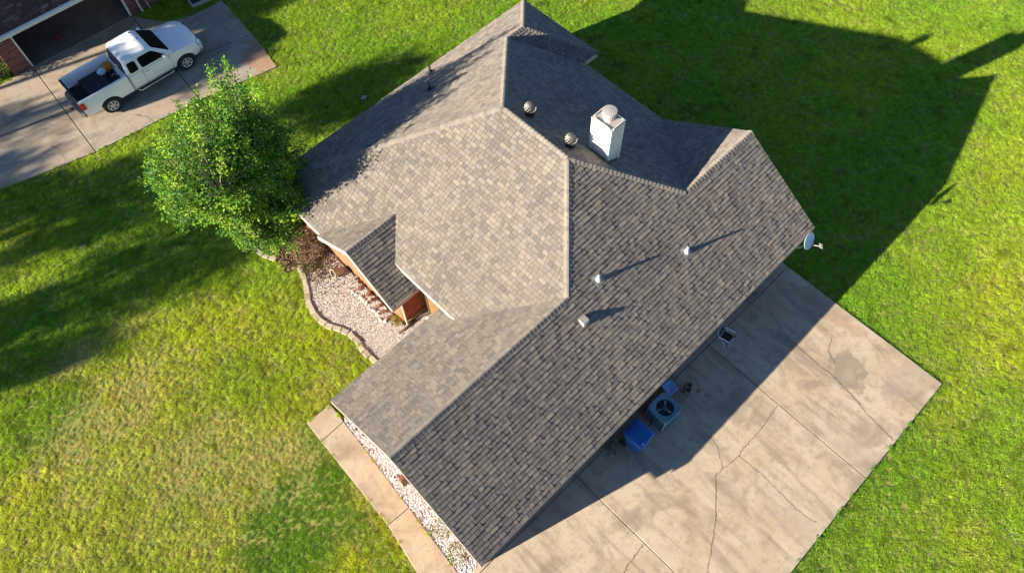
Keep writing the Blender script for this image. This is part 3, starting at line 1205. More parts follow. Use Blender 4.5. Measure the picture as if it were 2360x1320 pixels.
# ---- turbine vents
def turbine(x, y, label, seed):
    z = f_NE(x, y)
    b = MB()
    Mx = Matrix.Translation((x, y, z))
    b.lathe([(.155, -.12), (.15, .20), (.13, .21), (0, .21)], 24, Mx)
    base = b.obj('turbine_vent', M_black, house, smooth=True, angle=40)
    base['label'] = label
    b = MB()
    b.prism([(x - .26, y - .24), (x + .26, y - .24), (x + .26, y + .24), (x - .26, y + .24)], lambda X, Y: f_NE(X, Y) + .005, lambda X, Y: f_NE(X, Y) + .018)
    b.obj('flashing', mat('turbine_flashing', (.06, .055, .05), .6), base)
    zc = z + .36
    Rr = .20
    b = MB()
    nf = 13
    for k in range(nf):
        pts_a, pts_b = [], []
        for j in range(9):
            ph = -1.05 + j * (2.25 / 8)
            tw = .55 * math.sin(ph)
            a = 2 * math.pi * k / nf + tw
            for dl, rr, lst in ((0, Rr, pts_a), (.25, Rr * .88, pts_b)):
                lst.append((x + rr * math.cos(ph) * math.cos(a + dl), y + rr * math.cos(ph) * math.sin(a + dl), zc + Rr * .92 * math.sin(ph)))
        for j in range(8):
            b.face([pts_a[j], pts_b[j], pts_b[j + 1], pts_a[j + 1]])
    b.obj('turbine_fin', M_galv, base, smooth=True)
    b = MB()
    Mz = Matrix.Translation((x, y, zc))
    b.lathe([(.15, -.19), (.15, -.165), (.10, -.16), (.10, .14), (.105, .155), (.09, .185), (.04, .2), (0, .203)], 20, Mz)
    b.obj('turbine_core', mat('dull_metal', (.10, .10, .10), .6, .3), base, smooth=True, angle=40)


turbine(11.72, 11.50, 'ribbed silver turbine vent farther from the chimney', 1)
turbine(11.72, 9.72, 'ribbed silver turbine vent beside the chimney and main ridge', 2)


def pipe_vent(x, y, fz, h, label, mm, r0=.035):
    z = fz(x, y)
    dn = Vector((0, -1 if fz is f_SE else 1))
    b = MB()
    b.prism([(x - .17, y - .15), (x + .17, y - .15), (x + .17, y + .15), (x - .17, y + .15)], lambda X, Y: fz(X, Y) + .008, lambda X, Y: fz(X, Y) + .018)
    fl = b.obj('vent_pipe', M_galv if mm is M_pvc else M_black, house)
    fl['label'] = label
    b = MB()
    b.lathe([(.10, -.07), (.09, .03), (.065, .08), (.05, .12), (r0 + .008, .15)], 18, Matrix.Translation((x, y, z)))
    b.obj('collar', mm, fl, smooth=True)
    b = MB()
    b.tube([(x, y, z), (x, y, z + h - .001), (x, y, z + h)], [r0, r0, r0], 14, caps=False)
    b.tube([(x, y, z + h), (x, y, z + h - .12)], r0 * .75, 14)
    b.obj('pipe', mm, fl, smooth=True)
    b = MB()
    b.lathe([(0, -.03), (r0 * .8, -.03), (r0 * .8, .0015), (0, .0015)], 12, Matrix.Translation((x, y, z + h)))
    b.obj('opening', M_black, fl)


pipe_vent(12.63, 5.30, f_SE, .33, 'white plumbing vent pipe highest up the long rear slope, towards the satellite dish', M_pvc, .035)
pipe_vent(9.55, 6.38, f_SE, .33, 'white plumbing vent pipe on the rear slope below the ridge corner', M_pvc, .035)
pipe_vent(12.5, 17.72, f_NW, .32, 'black vent pipe close to the far eave in tree shade', M_black)
pipe_vent(11.47, 16.43, f_NW, .30, 'black vent pipe halfway up the far slope in tree shade', M_black)
# square exhaust vent
z = f_SE(8.35, 5.83)
b = MB()
b.prism([(8.24, 5.72), (8.46, 5.72), (8.46, 5.94), (8.24, 5.94)], lambda x, y: f_SE(x, y) - .02, z + .12)
vb = b.obj('exhaust_vent', M_white, house)
vb['label'] = 'square white exhaust vent on the rear slope'
b = MB()
b.box((8.35, 5.83, z + .13), (.24, .24, .03))
b.obj('hood', M_galv, vb, bevel=.008)

# ------------------------------------------------------------------ satellite dish
dish = thing('satellite_dish', 'grey satellite dish tinted with reflected sky, on an arm at the right hand roof corner', 'satellite dish', (16.75, 2.98, 2.15))
dc = Vector((16.76, 3.04, 2.42))
dnv = Vector((.05, -.88, .47)).normalized()
Mq = Matrix.Translation(dc) @ dnv.to_track_quat('Z', 'Y').to_matrix().to_4x4()
b = MB()
prof = [(0.0, .0)] + [(0.30 * k / 8, .09 * (k / 8) ** 2) for k in range(1, 9)] + [(.31, .094), (.31, .086)] + [(0.30 * k / 8, .09 * (k / 8) ** 2 - .012) for k in range(8, 0, -1)] + [(0, -.012)]
b.lathe(prof, 40, Mq @ Matrix.Diagonal((1, 1, 1, 1)))
b.obj('reflector', mat('dish_sky_tint', (.42, .55, .72), .45, var=.05), dish, smooth=True, angle=50)  # grey dish; the blue of the reflected sky is put into its colour
arm_dir = Vector((.44, -.72, .10)).normalized()
b = MB()
a0 = dc - UP * .0 + Vector((.06, -.02, -.36 * .8))
a1 = dc + Vector((.22, -.50, -.08))
b.tube([a0, a1], .017, 8)
b.obj('arm', M_galv, dish)
b = MB()
for k in (-1, 0, 1):
    b.tube([a1 + Vector((.05 * k, .04 * k, .01)), a1 + Vector((.05 * k, .04 * k, .01)) + (dc - a1).normalized() * .10], [.03, .022], 10)
b.box(a1 + Vector((0, 0, -.02)), (.10, .05, .05))
b.obj('receiver', M_galv, dish)
b = MB()
b.tube([(16.6, 3.5, 2.0), (16.62, 3.1, 2.05), (16.78, 2.98, 2.2), dc - dnv * .04], .022, 8)
b.tube([(16.25, 3.2, 2.25), (16.62, 3.05, 2.1)], .014, 8)
b.obj('mount', M_galv, dish)

# ------------------------------------------------------------------ rear yard things
# air conditioner: 0.8 m square, corners rounded
ac = thing('air_conditioner', 'green blue air conditioning condenser with round fan opening on top', 'air conditioner', (9.27, 2.73, .05), R(-2), local=True)
M_ac = mat('ac_green', (.12, .27, .36), .5, var=.12, scale=5)
M_acd = mat('ac_coil', (.018, .03, .036), .7)


def rrect(hx, hy, r_, n=5):
    out = []
    for (cx, cy, a0) in ((hx - r_, hy - r_, 0), (-hx + r_, hy - r_, 90), (-hx + r_, -hy + r_, 180), (hx - r_, -hy + r_, 270)):
        for k in range(n + 1):
            a = R(a0 + 90 * k / n)
            out.append((cx + r_ * math.cos(a), cy + r_ * math.sin(a)))
    return out


b = MB()
b.prism(rrect(.40, .40, .09), 0.03, .80)
b.obj('coil_panel', M_acd, ac)
b = MB()
b.box((0, 0, -.01), (.95, .95, .08))
b.obj('pad', mat('ac_pad', (.30, .28, .25), .9, var=.2), ac, bevel=.01)
top = MB()
n = 48
outer = []
rr_ = rrect(.43, .43, .12, 11)
m_in = [(.29 * math.cos(2 * math.pi * k / 48), .29 * math.sin(2 * math.pi * k / 48)) for k in range(48)]
m_in = m_in[:]
st_ = [(p[0], p[1]) for p in rr_]
angs = [math.atan2(p[1], p[0]) for p in st_]
angs = [2 * math.pi * k / 64 for k in range(64)]
m_in = [(.29 * math.cos(a), .29 * math.sin(a)) for a in angs]
st_ = [(.43 * math.cos(a) * q, .43 * math.sin(a) * q) for a in angs for q in [(abs(math.cos(a)) ** 7 + abs(math.sin(a)) ** 7) ** (-1 / 7)]]
N_ = len(st_)
vs = [(p[0], p[1], .80) for p in st_] + [(p[0], p[1], .86) for p in st_] + [(p[0] * .97, p[1] * .97, .885) for p in st_] + \
     [(p[0] * 1.08, p[1] * 1.08, .875) for p in m_in] + [(p[0], p[1], .865) for p in m_in] + [(p[0] * .98, p[1] * .98, .62) for p in m_in]
fs = []
for lv in range(5):
    for k in range(N_):
        fs.append((lv * N_ + k, lv * N_ + (k + 1) % N_, (lv + 1) * N_ + (k + 1) % N_, (lv + 1) * N_ + k))
top.mesh(vs, fs)
top.obj('top_panel', M_ac, ac, smooth=True, angle=35)
b = MB()
for k in range(3):
    a = k * 2.094 + 2.3
    pts = []
    for (r1, w0, zz) in ((.06, .5, .03), (.15, .62, .035), (.26, .55, .03)):
        pts += [(r1 * math.cos(a - w0 / 1), r1 * math.sin(a - w0 / 1), .79 - zz), (r1 * math.cos(a + w0 / 1), r1 * math.sin(a + w0 / 1), .79 + zz)]
    b.mesh(pts, [(0, 1, 3, 2), (2, 3, 5, 4)])
b.obj('fan_blade', mat('fan_grey', (.45, .52, .56), .5), ac)
b = MB()
b.lathe([(.07, .60), (.07, .83), (.05, .85), (0, .85)], 18)
b.obj('motor', M_ac, ac, smooth=True, angle=40)
b = MB()
for rr__ in [.05 + .03 * k for k in range(9)]:
    b.tube([(rr__ * math.cos(2 * math.pi * k / 32), rr__ * math.sin(2 * math.pi * k / 32), .868) for k in range(33)], .0016, 4, caps=False)
for k in range(6):
    a = k * math.pi / 6
    b.tube([(-.29 * math.cos(a), -.29 * math.sin(a), .87), (.29 * math.cos(a), .29 * math.sin(a), .87)], .002, 4)
b.obj('fan_guard', M_black, ac)
for (sx, sy) in ((1, 1), (1, -1), (-1, 1), (-1, -1)):
    b = MB()
    b.prism([(sx * .355, sy * .415), (sx * .415, sy * .355), (sx * .385, sy * .325), (sx * .325, sy * .385)], .03, .80)
    b.obj('corner_post', mat('ac_post', (.20, .27, .29), .5), ac, bevel=.01)
b = MB()
for k in range(22):
    for (cx, cy, dx, dy) in ((.404, 0, .006, .60), (-.404, 0, .006, .60), (0, .404, .60, .006), (0, -.404, .60, .006)):
        b.box((cx, cy, .07 + k * .033), (dx, dy, .008))
b.obj('louvre', M_ac, ac)
b = MB()
b.tube([(-.42, .1, .5), (-.62, -.02, .42), (-.85, .08, .38), (-.95, .35, .35), (-.9, .72, .32)], .018, 8)
b.obj('refrigerant_line', M_black, ac, smooth=True)

# recycling bin
bn = thing('recycling_bin', 'bright blue wheeled recycling bin with a small white emblem on the lid', 'recycling bin', (7.96, 2.72, .055), R(4), local=True)
bn.scale = (1.1, 1.1, 1.06)
M_blue = mat('blue_plastic', (.006, .125, .42), .35, var=.08, scale=5, spec=.5)
b = MB()
ring = [(rrect(.24, .25, .05), .04), (rrect(.30, .31, .06), .88)]
N_ = len(ring[0][0])
b.mesh([(p[0], p[1], z) for q, z in ring for p in q], [tuple(reversed(range(N_)))] + [(k, (k + 1) % N_, N_ + (k + 1) % N_, N_ + k) for k in range(N_)])
b.obj('bin_body', M_blue, bn, smooth=True, angle=40)
b = MB()
sec = [(.33, .88), (.34, .90), (.34, .93), (.30, .965), (.22, .985), (.0, .99)]
V, F2 = [], []
for q, z in sec:
    V += [(p[0] * q / .33, p[1] * q / .33 if q > .25 else p[1] * q / .33, z) for p in rrect(.33, .34, .07)]
N_ = 24
for lv in range(len(sec) - 1):
    for k in range(N_):
        F2.append((lv * N_ + k, lv * N_ + (k + 1) % N_, (lv + 1) * N_ + (k + 1) % N_, (lv + 1) * N_ + k))
b.mesh(V, F2)
lid = b.obj('lid', M_blue, bn, smooth=True, angle=50)
b = MB()
b.box((0, -.23, .985), (.46, .03, .02))
b.box((0, -.30, .965), (.40, .025, .02))
b.obj('lid_rib', M_blue, lid, bevel=.006)
b = MB()
M_emb = mat('white_print', (.75, .77, .8), .5)
for k in range(3):      # three chasing arrows, with the middle left open
    a = R(90 + 120 * k)
    for s_ in (-1, 1):
        c_ = Vector((-.20 + .030 * math.cos(a + s_ * .45), -.262 + .030 * math.sin(a + s_ * .45), .992))
        b.box(c_, (.030, .016, .004), M=Matrix.Rotation(a + s_ * .9 + math.pi / 2, 3, 'Z'))
b.obj('recycling_emblem', M_emb, lid)
b = MB()
b.tube([(-.30, .30, .93), (-.24, .37, .95), (.24, .37, .95), (.30, .30, .93)], .018, 8)
b.obj('handle', M_blue, bn, smooth=True)
for sx in (-1, 1):
    b = MB()
    b.tube([(sx * .27, .28, .12), (sx * .33, .28, .12)], .12, 18)
    b.obj('wheel', M_black, bn)

# storage tub with pale blue lid
tb = thing('storage_tub', 'pale blue lidded plastic tub beside the air conditioner under the eave', 'storage tub', (10.08, 3.12, .055), R(-8), local=True)
b = MB()
b.mesh([(p[0], p[1], z) for q, z in ((rrect(.15, .15, .04), 0), (rrect(.19, .19, .05), .46)) for p in q], [tuple(reversed(range(24)))] + [(k, (k + 1) % 24, 24 + (k + 1) % 24, 24 + k) for k in range(24)])
b.obj('tub_body', mat('pale_blue_plastic', (.16, .32, .62), .4), tb, smooth=True, angle=40)
b = MB()
V = []
for q, z in ((.205, .44), (.215, .47), (.215, .49), (.19, .50), (.18, .49), (0.001, .49)):
    V += [(p[0] * q / .2, p[1] * q / .2, z) for p in rrect(.2, .2, .05)]
b.mesh(V, [(lv * 24 + k, lv * 24 + (k + 1) % 24, (lv + 1) * 24 + (k + 1) % 24, (lv + 1) * 24 + k) for lv in range(5) for k in range(24)])
b.obj('lid', mat('light_blue_lid', (.22, .42, .78), .35), tb, smooth=True, angle=50)

# hollow block
cb = MB()
for (x, y, dx, dy) in ((0, .085, .40, .03), (0, -.085, .40, .03), (-.185, 0, .03, .14), (.185, 0, .03, .14), (0, 0, .03, .14)):
    cb.box((x, y, .095), (dx, dy, .19))
o = cb.obj('concrete_block', mat('dirty_block', (.20, .18, .16), .95, var=.4, scale=12, bump=.6), bevel=.006)
o.location = (10.66, 2.70, .055)
o.rotation_euler = (0, 0, R(28))
tag(o, 'dirty hollow concrete block lying on the shaded slab right of the air conditioner', 'concrete block')
b = MB()
b.box((0, 0, .04), (.13, .10, .08))
o = b.obj('broken_block_piece', mat('block_bit', (.23, .20, .17), .95, var=.3, scale=12, bump=.6), bevel=.01)
o.location = (10.86, 2.40, .055)
o.rotation_euler = (0, 0, R(60))
tag(o, 'small broken chunk of concrete beside the hollow block', 'concrete chunk')

# folding chair
fc = thing('folding_chair', 'small folding chair with black seat and white blue frame by the rear eave', 'folding chair', (12.92, 2.96, .055), R(12), local=True)
M_fr = mat('pale_blue_frame', (.48, .56, .70), .35, .2)
b = MB()
b.box((0, 0, .42), (.40, .36, .035))
b.obj('seat', M_black, fc, bevel=.012)
b = MB()
b.box((0, .22, .62), (.40, .03, .28), M=Matrix.Rotation(-.3, 3, 'X'))
b.obj('backrest', M_black, fc, bevel=.01)
b = MB()
b.tube([(-.20, .17, .45), (-.2, .30, .82), (.2, .30, .82), (.20, .17, .45), (-.20, .17, .45)], .018, 8)
b.obj('back_frame', M_fr, fc)
for sx in (-1, 1):
    b = MB()
    b.box((sx * .235, 0, .62), (.05, .40, .025))
    b.obj('armrest', mat('white_arm', (.72, .74, .78), .4), fc, bevel=.01)
    for a, c in (((sx * .22, -.22, 0), (sx * .22, .16, .62)), ((sx * .22, .24, 0), (sx * .22, -.16, .62))):
        b = MB()
        b.tube([a, c], .013, 8)
        b.obj('leg', M_fr, fc)
b = MB()
b.tube([(-.22, -.24, .30), (.22, -.24, .30)], .018, 8)
b.obj('stretcher', M_fr, fc)
b = MB()
b.tube([(.24, -.20, .05), (.42, -.26, .05)], .03, 8)
o = b.obj('foot_grip', mat('dark_red_grip', (.10, .02, .02), .6), fc)

# small pot and pale plant by the rear wall
b = MB()
b.lathe([(.05, 0), (.075, .13), (.085, .13), (.085, .15), (.068, .15), (.062, .10), (0, .10)], 20)
pt = b.obj('plant_pot', mat('grey_pot', (.30, .30, .30), .7), smooth=True, angle=40)
pt.location = (15.22, 3.30, .055)
tag(pt, 'small empty grey plant pot under the rear eave near the driveway top corner', 'plant pot')


def leafy(name, label, cat, loc, n, rad, h, cols, mm, seed, Lf=.09, droop=.5, stem=True):
    r = random.Random(seed)
    root = thing(name, label, cat, loc, local=True)
    b = MB()
    st = MB()
    for _ in range(n):
        a = r.uniform(0, 6.283)
        rr = rad * math.sqrt(r.random())
        z = h * r.uniform(.35, 1) * (1 - .4 * (rr / rad) ** 2)
        p = Vector((rr * math.cos(a), rr * math.sin(a), z))
        d = Vector((math.cos(a + r.uniform(-.8, .8)), math.sin(a + r.uniform(-.8, .8)), r.uniform(-droop, .5))).normalized()
        s_ = d.cross(Vector((0, 0, 1))).normalized()
        L_ = Lf * r.uniform(.6, 1.3)
        up_ = Vector((0, 0, L_ * .15))
        c = tuple(q * r.uniform(.75, 1.2) for q in r.choice(cols))
        b.mesh([p, p + d * L_ * .5 - s_ * L_ * .22 + up_, p + d * L_, p + d * L_ * .5 + s_ * L_ * .22 + up_], [(0, 1, 2), (0, 2, 3)], c)
        if stem and r.random() < .25:
            st.tube([(r.uniform(-.02, .02), r.uniform(-.02, .02), 0), (p.x * .5, p.y * .5, p.z * .6), p], [.006, .005, .003], 4)
    b.obj('leaves', mm, root)
    if stem:
        st.obj('stems', mat('stem_brown', (.13, .09, .05), .9), root)
    return root


M_leaf = mat('leaf', attr=('tone', 'GEOMETRY'), rough=.45, transl=.3, spec=.4)
leafy('potted_plant', 'pale green leafy plant peeking out under the rear eave left of the blue bin', 'plant', (7.22, 3.22, .05), 70, .22, .75, [(.22, .30, .20), (.12, .20, .10)], M_leaf, 3, .16)
leafy('yellow_plant', 'small yellow green plant at the foot of the porch corner', 'plant', (5.22, 11.72, .02), 220, .20, .22, [(.30, .30, .04), (.16, .22, .03), (.34, .22, .05)], M_leaf, 5, .07)
leafy('shrub', 'dark green shrub against the corner brick pillar at the left edge', 'shrub', (.55, 33.05, 0), 1400, .62, 1.3, [(.05, .09, .02), (.08, .13, .02), (.03, .06, .015)], M_leaf, 6, .09)
leafy('dry_brush', 'dead brown brush between the tree and the porch gable', 'brush', (4.75, 16.35, .02), 1500, .62, .50, [(.30, .21, .14), (.38, .28, .19), (.20, .14, .09)], M_leaf, 7, .06)
leafy('weed_clump', 'olive green weeds at the upper end of the gravel bed', 'weeds', (4.32, 15.85, .02), 420, .30, .22, [(.12, .13, .04), (.20, .16, .07)], M_leaf, 8, .06)
for k, (x, y, lb) in enumerate([(1.35, 4.3, 'green weeds in the white gravel nearest the bottom edge'), (1.55, 5.2, 'green weeds spreading over the white gravel strip above the lowest clump')]):
    leafy('weed_clump', lb, 'weeds', (x, y, .02), 340, .34, .10, [(.14, .24, .03), (.22, .28, .05), (.12, .18, .04)], M_leaf, 12 + k, .045, stem=False)

# terracotta drain pot lying in the bed
b = MB()
Mq = Matrix.Translation((4.93, 14.80, .17)) @ Vector((-.92, .05, .38)).to_track_quat('Z', 'Y').to_matrix().to_4x4()
b.lathe([(.12, -.22), (.165, .15), (.18, .15), (.18, .20), (.155, .20), (.14, .1), (.10, -.18), (0, -.18)], 28, Mq)
po = b.obj('terracotta_pot', mat('weathered_terracotta', (.40, .35, .25), .9, var=.15, scale=9, color2=(.34, .26, .17)), smooth=True, angle=40, origin=(4.93, 14.8, 0))
tag(po, 'weathered terracotta pot lying on its side in the gravel, dark mouth facing the lawn', 'flower pot')

ORD = ['first', 'second', 'third', 'fourth', 'fifth', 'sixth', 'seventh', 'eighth', 'ninth', 'tenth', 'eleventh', 'twelfth', 'thirteenth', 'fourteenth', 'fifteenth', 'sixteenth', 'seventeenth', 'eighteenth', 'nineteenth', 'twentieth', 'twenty first', 'twenty second']
# loose bricks by the porch wall
b = MB()
b.lathe([(0, .10), (.150, .10), (.150, .13), (0, .13)], 24, Mq)
b.obj('opening', M_black, po)
bk = MB()
bk.box((0, 0, .03), (.20, .12, .075))
bmesh_brick = bk.data('loose_brick', mat('brown_brick', (.17, .085, .05), .9, var=.3, scale=25, rand=.25, bump=.6))
for k, (x, y) in enumerate([(5.22, 11.86), (5.09, 12.03), (5.10, 12.33), (5.10, 12.68), (5.14, 13.00), (5.14, 13.30), (5.10, 13.74), (5.26, 13.92), (5.30, 14.15)]):
    o = inst(bmesh_brick, 'loose_brick', (x + .03, y, .03 + .02 * (k % 3)), rot=(R(rng.uniform(-14, 14)), R(rng.uniform(-25, 25)), R(rng.uniform(-35, 35))))
    tag(o, ORD[k] + ' brown brick from the yellow plant in the row along the porch wall', 'brick', 'loose bricks along the porch wall')
rock = MB()
pv, pf = pebble(77, 1, .8, .7)
rock.mesh([(v[0] * .13, v[1] * .13, v[2] * .12 + .06) for v in pv], pf)
rm = rock.data('white_rock', mat('white_rock', (.66, .64, .60), .9, var=.15, scale=10, bump=.4, rand=.1), smooth=False)
for k in range(10):
    y = 12.05 + k * .2
    o = inst(rm, 'white_rock', (4.90 + rng.uniform(-.07, .05), y + rng.uniform(-.05, .05), .02), rot=(0, 0, rng.uniform(0, 6)), scale=(rng.uniform(.5, .9), rng.uniform(.5, .9), rng.uniform(.35, .6)))
    tag(o, ORD[k] + ' white rock from the yellow plant in the loose line before the bricks', 'rock', 'white rocks in front of the porch bricks')
# black drain hose
b = MB()
b.tube([(5.75, 11.27, .06), (5.4, 11.28, .06), (4.95, 11.33, .05)], .05, 10)
o = b.obj('drain_pipe', mat('brown_drain', (.06, .04, .03), .7), smooth=True, origin=(5.35, 11.3, 0))
tag(o, 'dark downspout extension lying on gravel at the porch corner', 'drain pipe')
b = MB()
b.lathe([(.09, 0), (.10, .10), (.06, .15), (0, .16)], 14)
o = b.obj('garden_light', M_white, smooth=True)
o.location = (6.1, 10.98, .02)
tag(o, 'small white garden light in the dark recess beside the door', 'garden light')
# white capped clean-out pipe, black holes by the garage wall
b = MB()
b.lathe([(.07, 0), (.07, .06), (.045, .06), (.045, .02), (0, .02)], 18, Matrix.Translation((1.52, 7.46, .02)))
o = b.obj('cleanout_pipe', M_pvc, smooth=True, angle=30, origin=(1.52, 7.46, 0))
tag(o, 'open white clean-out pipe standing in the white gravel strip', 'pipe')
b = MB()
b.lathe([(0, .021), (.044, .021), (.044, .028), (0, .028)], 14, Matrix.Translation((1.52, 7.46, .02)))
b.obj('opening', M_black, o)
for k, (x, y, lb) in enumerate([(1.66, 9.62, 'dark stone near the top end of the white gravel strip'), (1.70, 9.30, 'dark stone against the garage eave in the white gravel strip')]):
    b = MB()
    pv, pf = pebble(90 + k, 1, .7, .6)
    b.mesh([(v[0] * .09, v[1] * .09, v[2] * .07 + .06) for v in pv], pf)
    o = b.obj('dark_stone', mat('dark_stone', (.06, .055, .05), .9))
    o.location = (x, y, 0)
    tag(o, lb, 'stone')
for k, (x, y) in enumerate([(1.66, 7.30), (1.60, 7.12)]):
    o = inst(bmesh_brick, 'loose_brick', (x, y, .04), rot=(R(8), R(-9), R(20 + 60 * k)))
    tag(o, ['reddish half buried brick right beside the clean-out pipe', 'reddish brick just below the one beside the clean-out pipe'][k], 'brick')

def block_mesh(seed):
    r = random.Random(seed)
    bm = bmesh.new()
    bmesh.ops.create_cube(bm, size=1)
    for v in bm.verts:
        v.co.x *= .33 if v.co.y > 0 else .29
        v.co.y *= .20
        v.co.z *= .13
        v.co += Vector((r.uniform(-.012, .012), r.uniform(-.012, .012), r.uniform(-.006, .006)))
    bmesh.ops.bevel(bm, geom=list(bm.edges), offset=.014, segments=2, affect='EDGES')
    me = bpy.data.meshes.new('edging_stone')
    bm.to_mesh(me)
    bm.free()
    me.materials.append(M_stone)
    return me


ebm = [block_mesh(k) for k in range(4)]


def edge_run(path, step, label, group, seed):
    r = random.Random(seed)
    P = [Vector(p) for p in path]
    acc = [0]
    for i in range(len(P) - 1):
        acc.append(acc[-1] + (P[i + 1] - P[i]).length)
    n = int(acc[-1] / step)
    for k in range(n + 1):
        s_ = min(acc[-1], k * step)
        i = max(j for j in range(len(acc)) if acc[j] <= s_ + 1e-9)
        i = min(i, len(P) - 2)
        t_ = (s_ - acc[i]) / (acc[i + 1] - acc[i])
        p = P[i].lerp(P[i + 1], t_)
        a, b_ = P[max(i - (t_ < .5), 0)], P[min(i + 1 + (t_ > .5), len(P) - 1)]
        d = b_ - a
        o = inst(ebm[k % 4], 'edging_stone', (p.x, p.y, .035 + r.uniform(-.01, .012)), rot=(R(r.uniform(-3, 3)), R(r.uniform(-3, 3)), math.atan2(d.y, d.x) + R(r.uniform(-6, 6))), scale=(r.uniform(.88, 1.02), r.uniform(.85, 1.05), r.uniform(.65, .8)))
        tag(o, label(k, n + 1), 'edging stone', group)


edge_run(edge1, .285, lambda k, n: ORD[k] + ' grey edging block from the top of the short shaded curve below the tree', 'edging blocks round the tree', 1)
edge_run(edge2, .315, lambda k, n: ORD[n - 1 - k] + ' tan edging block from the garage end of the long winding gravel border', 'edging blocks along the gravel bed', 2)
b = MB()
pv, pf = pebble(41, 1, .8, .5)
b.mesh([(v[0] * .16, v[1] * .16, v[2] * .12 + .05) for v in pv], pf)
o = b.obj('lawn_rock', mat('pale_rock', (.30, .28, .24), .9, var=.2))
o.location = (11.1, 20.84, 0)
tag(o, 'pale rock lying alone in the shaded lawn beyond the house', 'rock')

# ------------------------------------------------------------------ NEIGHBOUR HOUSE (top left)
nh = thing('brick_house', 'neighbouring brick house with open dark garage at the top left corner', 'house', (6, 36, 0))
nwall = MB()
nwall.prism([(1.06, 32.73), (1.83, 32.70), (1.83, 33.0), (1.06, 33.0)], -.05, 2.55)
nw1 = nwall.obj('wall', M_mortar, nh)
nw1['label'] = 'brick pillar on the left of the garage opening'
nwall = MB()
nwall.prism([(6.66, 32.42), (14.0, 31.98), (14.0, 32.3), (6.66, 32.75)], -.05, 2.55)
nw2 = nwall.obj('wall', M_mortar, nh)
nw2['label'] = 'brick wall on the right of the garage opening'
course_wall(nw1, (1.06, 32.73), (.77, -.03), .77, 0, 2.5, (0.039, -1), M_brick2)
course_wall(nw2, (6.70, 32.415), (1, -.06), 1.75, 0, 2.5, (-.06, -1), M_brick2)
b = MB()
b.prism([(1.06, 33.0), (1.25, 33.0), (1.25, 44), (1.06, 44)], -.05, 2.55)
b.obj('wall', wallm, nh)
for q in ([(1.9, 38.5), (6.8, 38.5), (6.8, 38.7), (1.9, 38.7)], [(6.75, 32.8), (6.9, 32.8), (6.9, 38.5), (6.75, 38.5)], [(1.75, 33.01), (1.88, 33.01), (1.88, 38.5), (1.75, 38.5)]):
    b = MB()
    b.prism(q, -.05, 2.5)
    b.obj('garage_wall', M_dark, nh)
for x, y, w in ((1.86, 32.72, .07), (6.62, 32.42, .09)):
    b = MB()
    b.box((x, y, 1.25), (w, .14, 2.5))
    b.obj('door_frame', M_white, nh, bevel=.008)
b = MB()
b.box((4.24, 32.62, 2.38), (4.75, .12, .26), M=Matrix.Rotation(R(-3.5), 3, 'Z'))
b.obj('garage_header', M_white, nh)
for x, y, r_ in ((7.15, 32.27, .045), (7.52, 32.27, .02)):
    b = MB()
    b.tube([(x, y + .05, 2.5), (x, y, 2.3), (x, y, .12), (x + .02, y - .12, .05)], r_, 8)
    b.obj('downspout', M_white, nh)
ny0 = 31.85
f_NB = lambda x, y: 2.62 + .45 * (y - ny0 + .055 * x)
f_NBf = lambda x, y: 2.62 + .45 * 6 - .45 * (y - ny0 - 6)
npoly = [(.55, ny0 - .03), (14.5, ny0 - .80), (14.5, ny0 + 6), (.55, ny0 + 6)]
b = MB()
b.prism(npoly, lambda x, y: f_NB(x, y) - .12, lambda x, y: f_NB(x, y) - .004)
b.prism([(.55, ny0 + 6), (14.5, ny0 + 6), (14.5, ny0 + 13), (.55, ny0 + 13)], lambda x, y: f_NB(x, ny0 + 6) - .45 * (y - ny0 - 6) - .12, lambda x, y: f_NB(x, ny0 + 6) - .45 * (y - ny0 - 6))
nroof = b.obj('roof', mat('neighbour_roof_felt', (.10, .06, .05), .95, var=.2, scale=6), nh)
PAL2 = [(.10, .055, .045), (.13, .07, .055), (.115, .062, .05), (.15, .085, .07), (.20, .13, .11), (.12, .065, .052), (.14, .075, .06), (.26, .19, .165)]
sv = PM
PM = .45
SL = math.sqrt(1 + PM * PM)
nf = MB()
shingle_plane(npoly, f_NB, (0, -1), 77, pal=PAL2, spread=.75, widths=(.16, .22, .3, .4), mb=nf)
PM = sv
SL = math.sqrt(1 + PM * PM)
kind(nf.obj('shingle_field', M_shingle, nroof), 'stuff')
b = MB()
b.mesh([(.55, ny0 - .05, 2.44), (14.5, ny0 - .82, 2.44), (14.5, ny0 - .82, 2.63), (.55, ny0 - .05, 2.63), (.55, ny0 - .16, 2.46), (14.5, ny0 - .93, 2.46), (14.5, ny0 - .95, 2.63), (.55, ny0 - .18, 2.63)],
       [(0, 1, 5, 4), (4, 5, 6, 7), (7, 6, 2, 3), (0, 4, 7, 3), (1, 2, 6, 5)])
g_ = b.obj('gutter', M_white, nh)
b = MB()
b.box((3.5, 33.4, .16), (.24, .16, .26))
o = b.obj('gas_can', mat('dark_red_plastic', (.16, .02, .02), .5), bevel=.03)
tag(o, 'small dark red can on the shaded garage floor', 'gas can')
# raised mat/step by the neighbour's wall
md_ = thing('ground_hatch', 'dark blue flat cover in a pale frame on grass above the truck', 'ground cover panel', (9.7, 31.2, 0), R(-9), local=True)
b = MB()
for (x, y, dx, dy) in ((0, -.55, 1.4, .07), (0, .55, 1.4, .07), (-.665, 0, .07, 1.03), (.665, 0, .07, 1.03)):
    b.box((x, y, .08), (dx, dy, .16))
b.obj('frame', mat('pale_frame', (.42, .42, .40), .7), md_)
b = MB()
b.box((0, 0, .07), (1.25, 1.02, .10))
b.obj('cover', mat('navy_cover', (.02, .035, .08), .5, var=.1), md_)

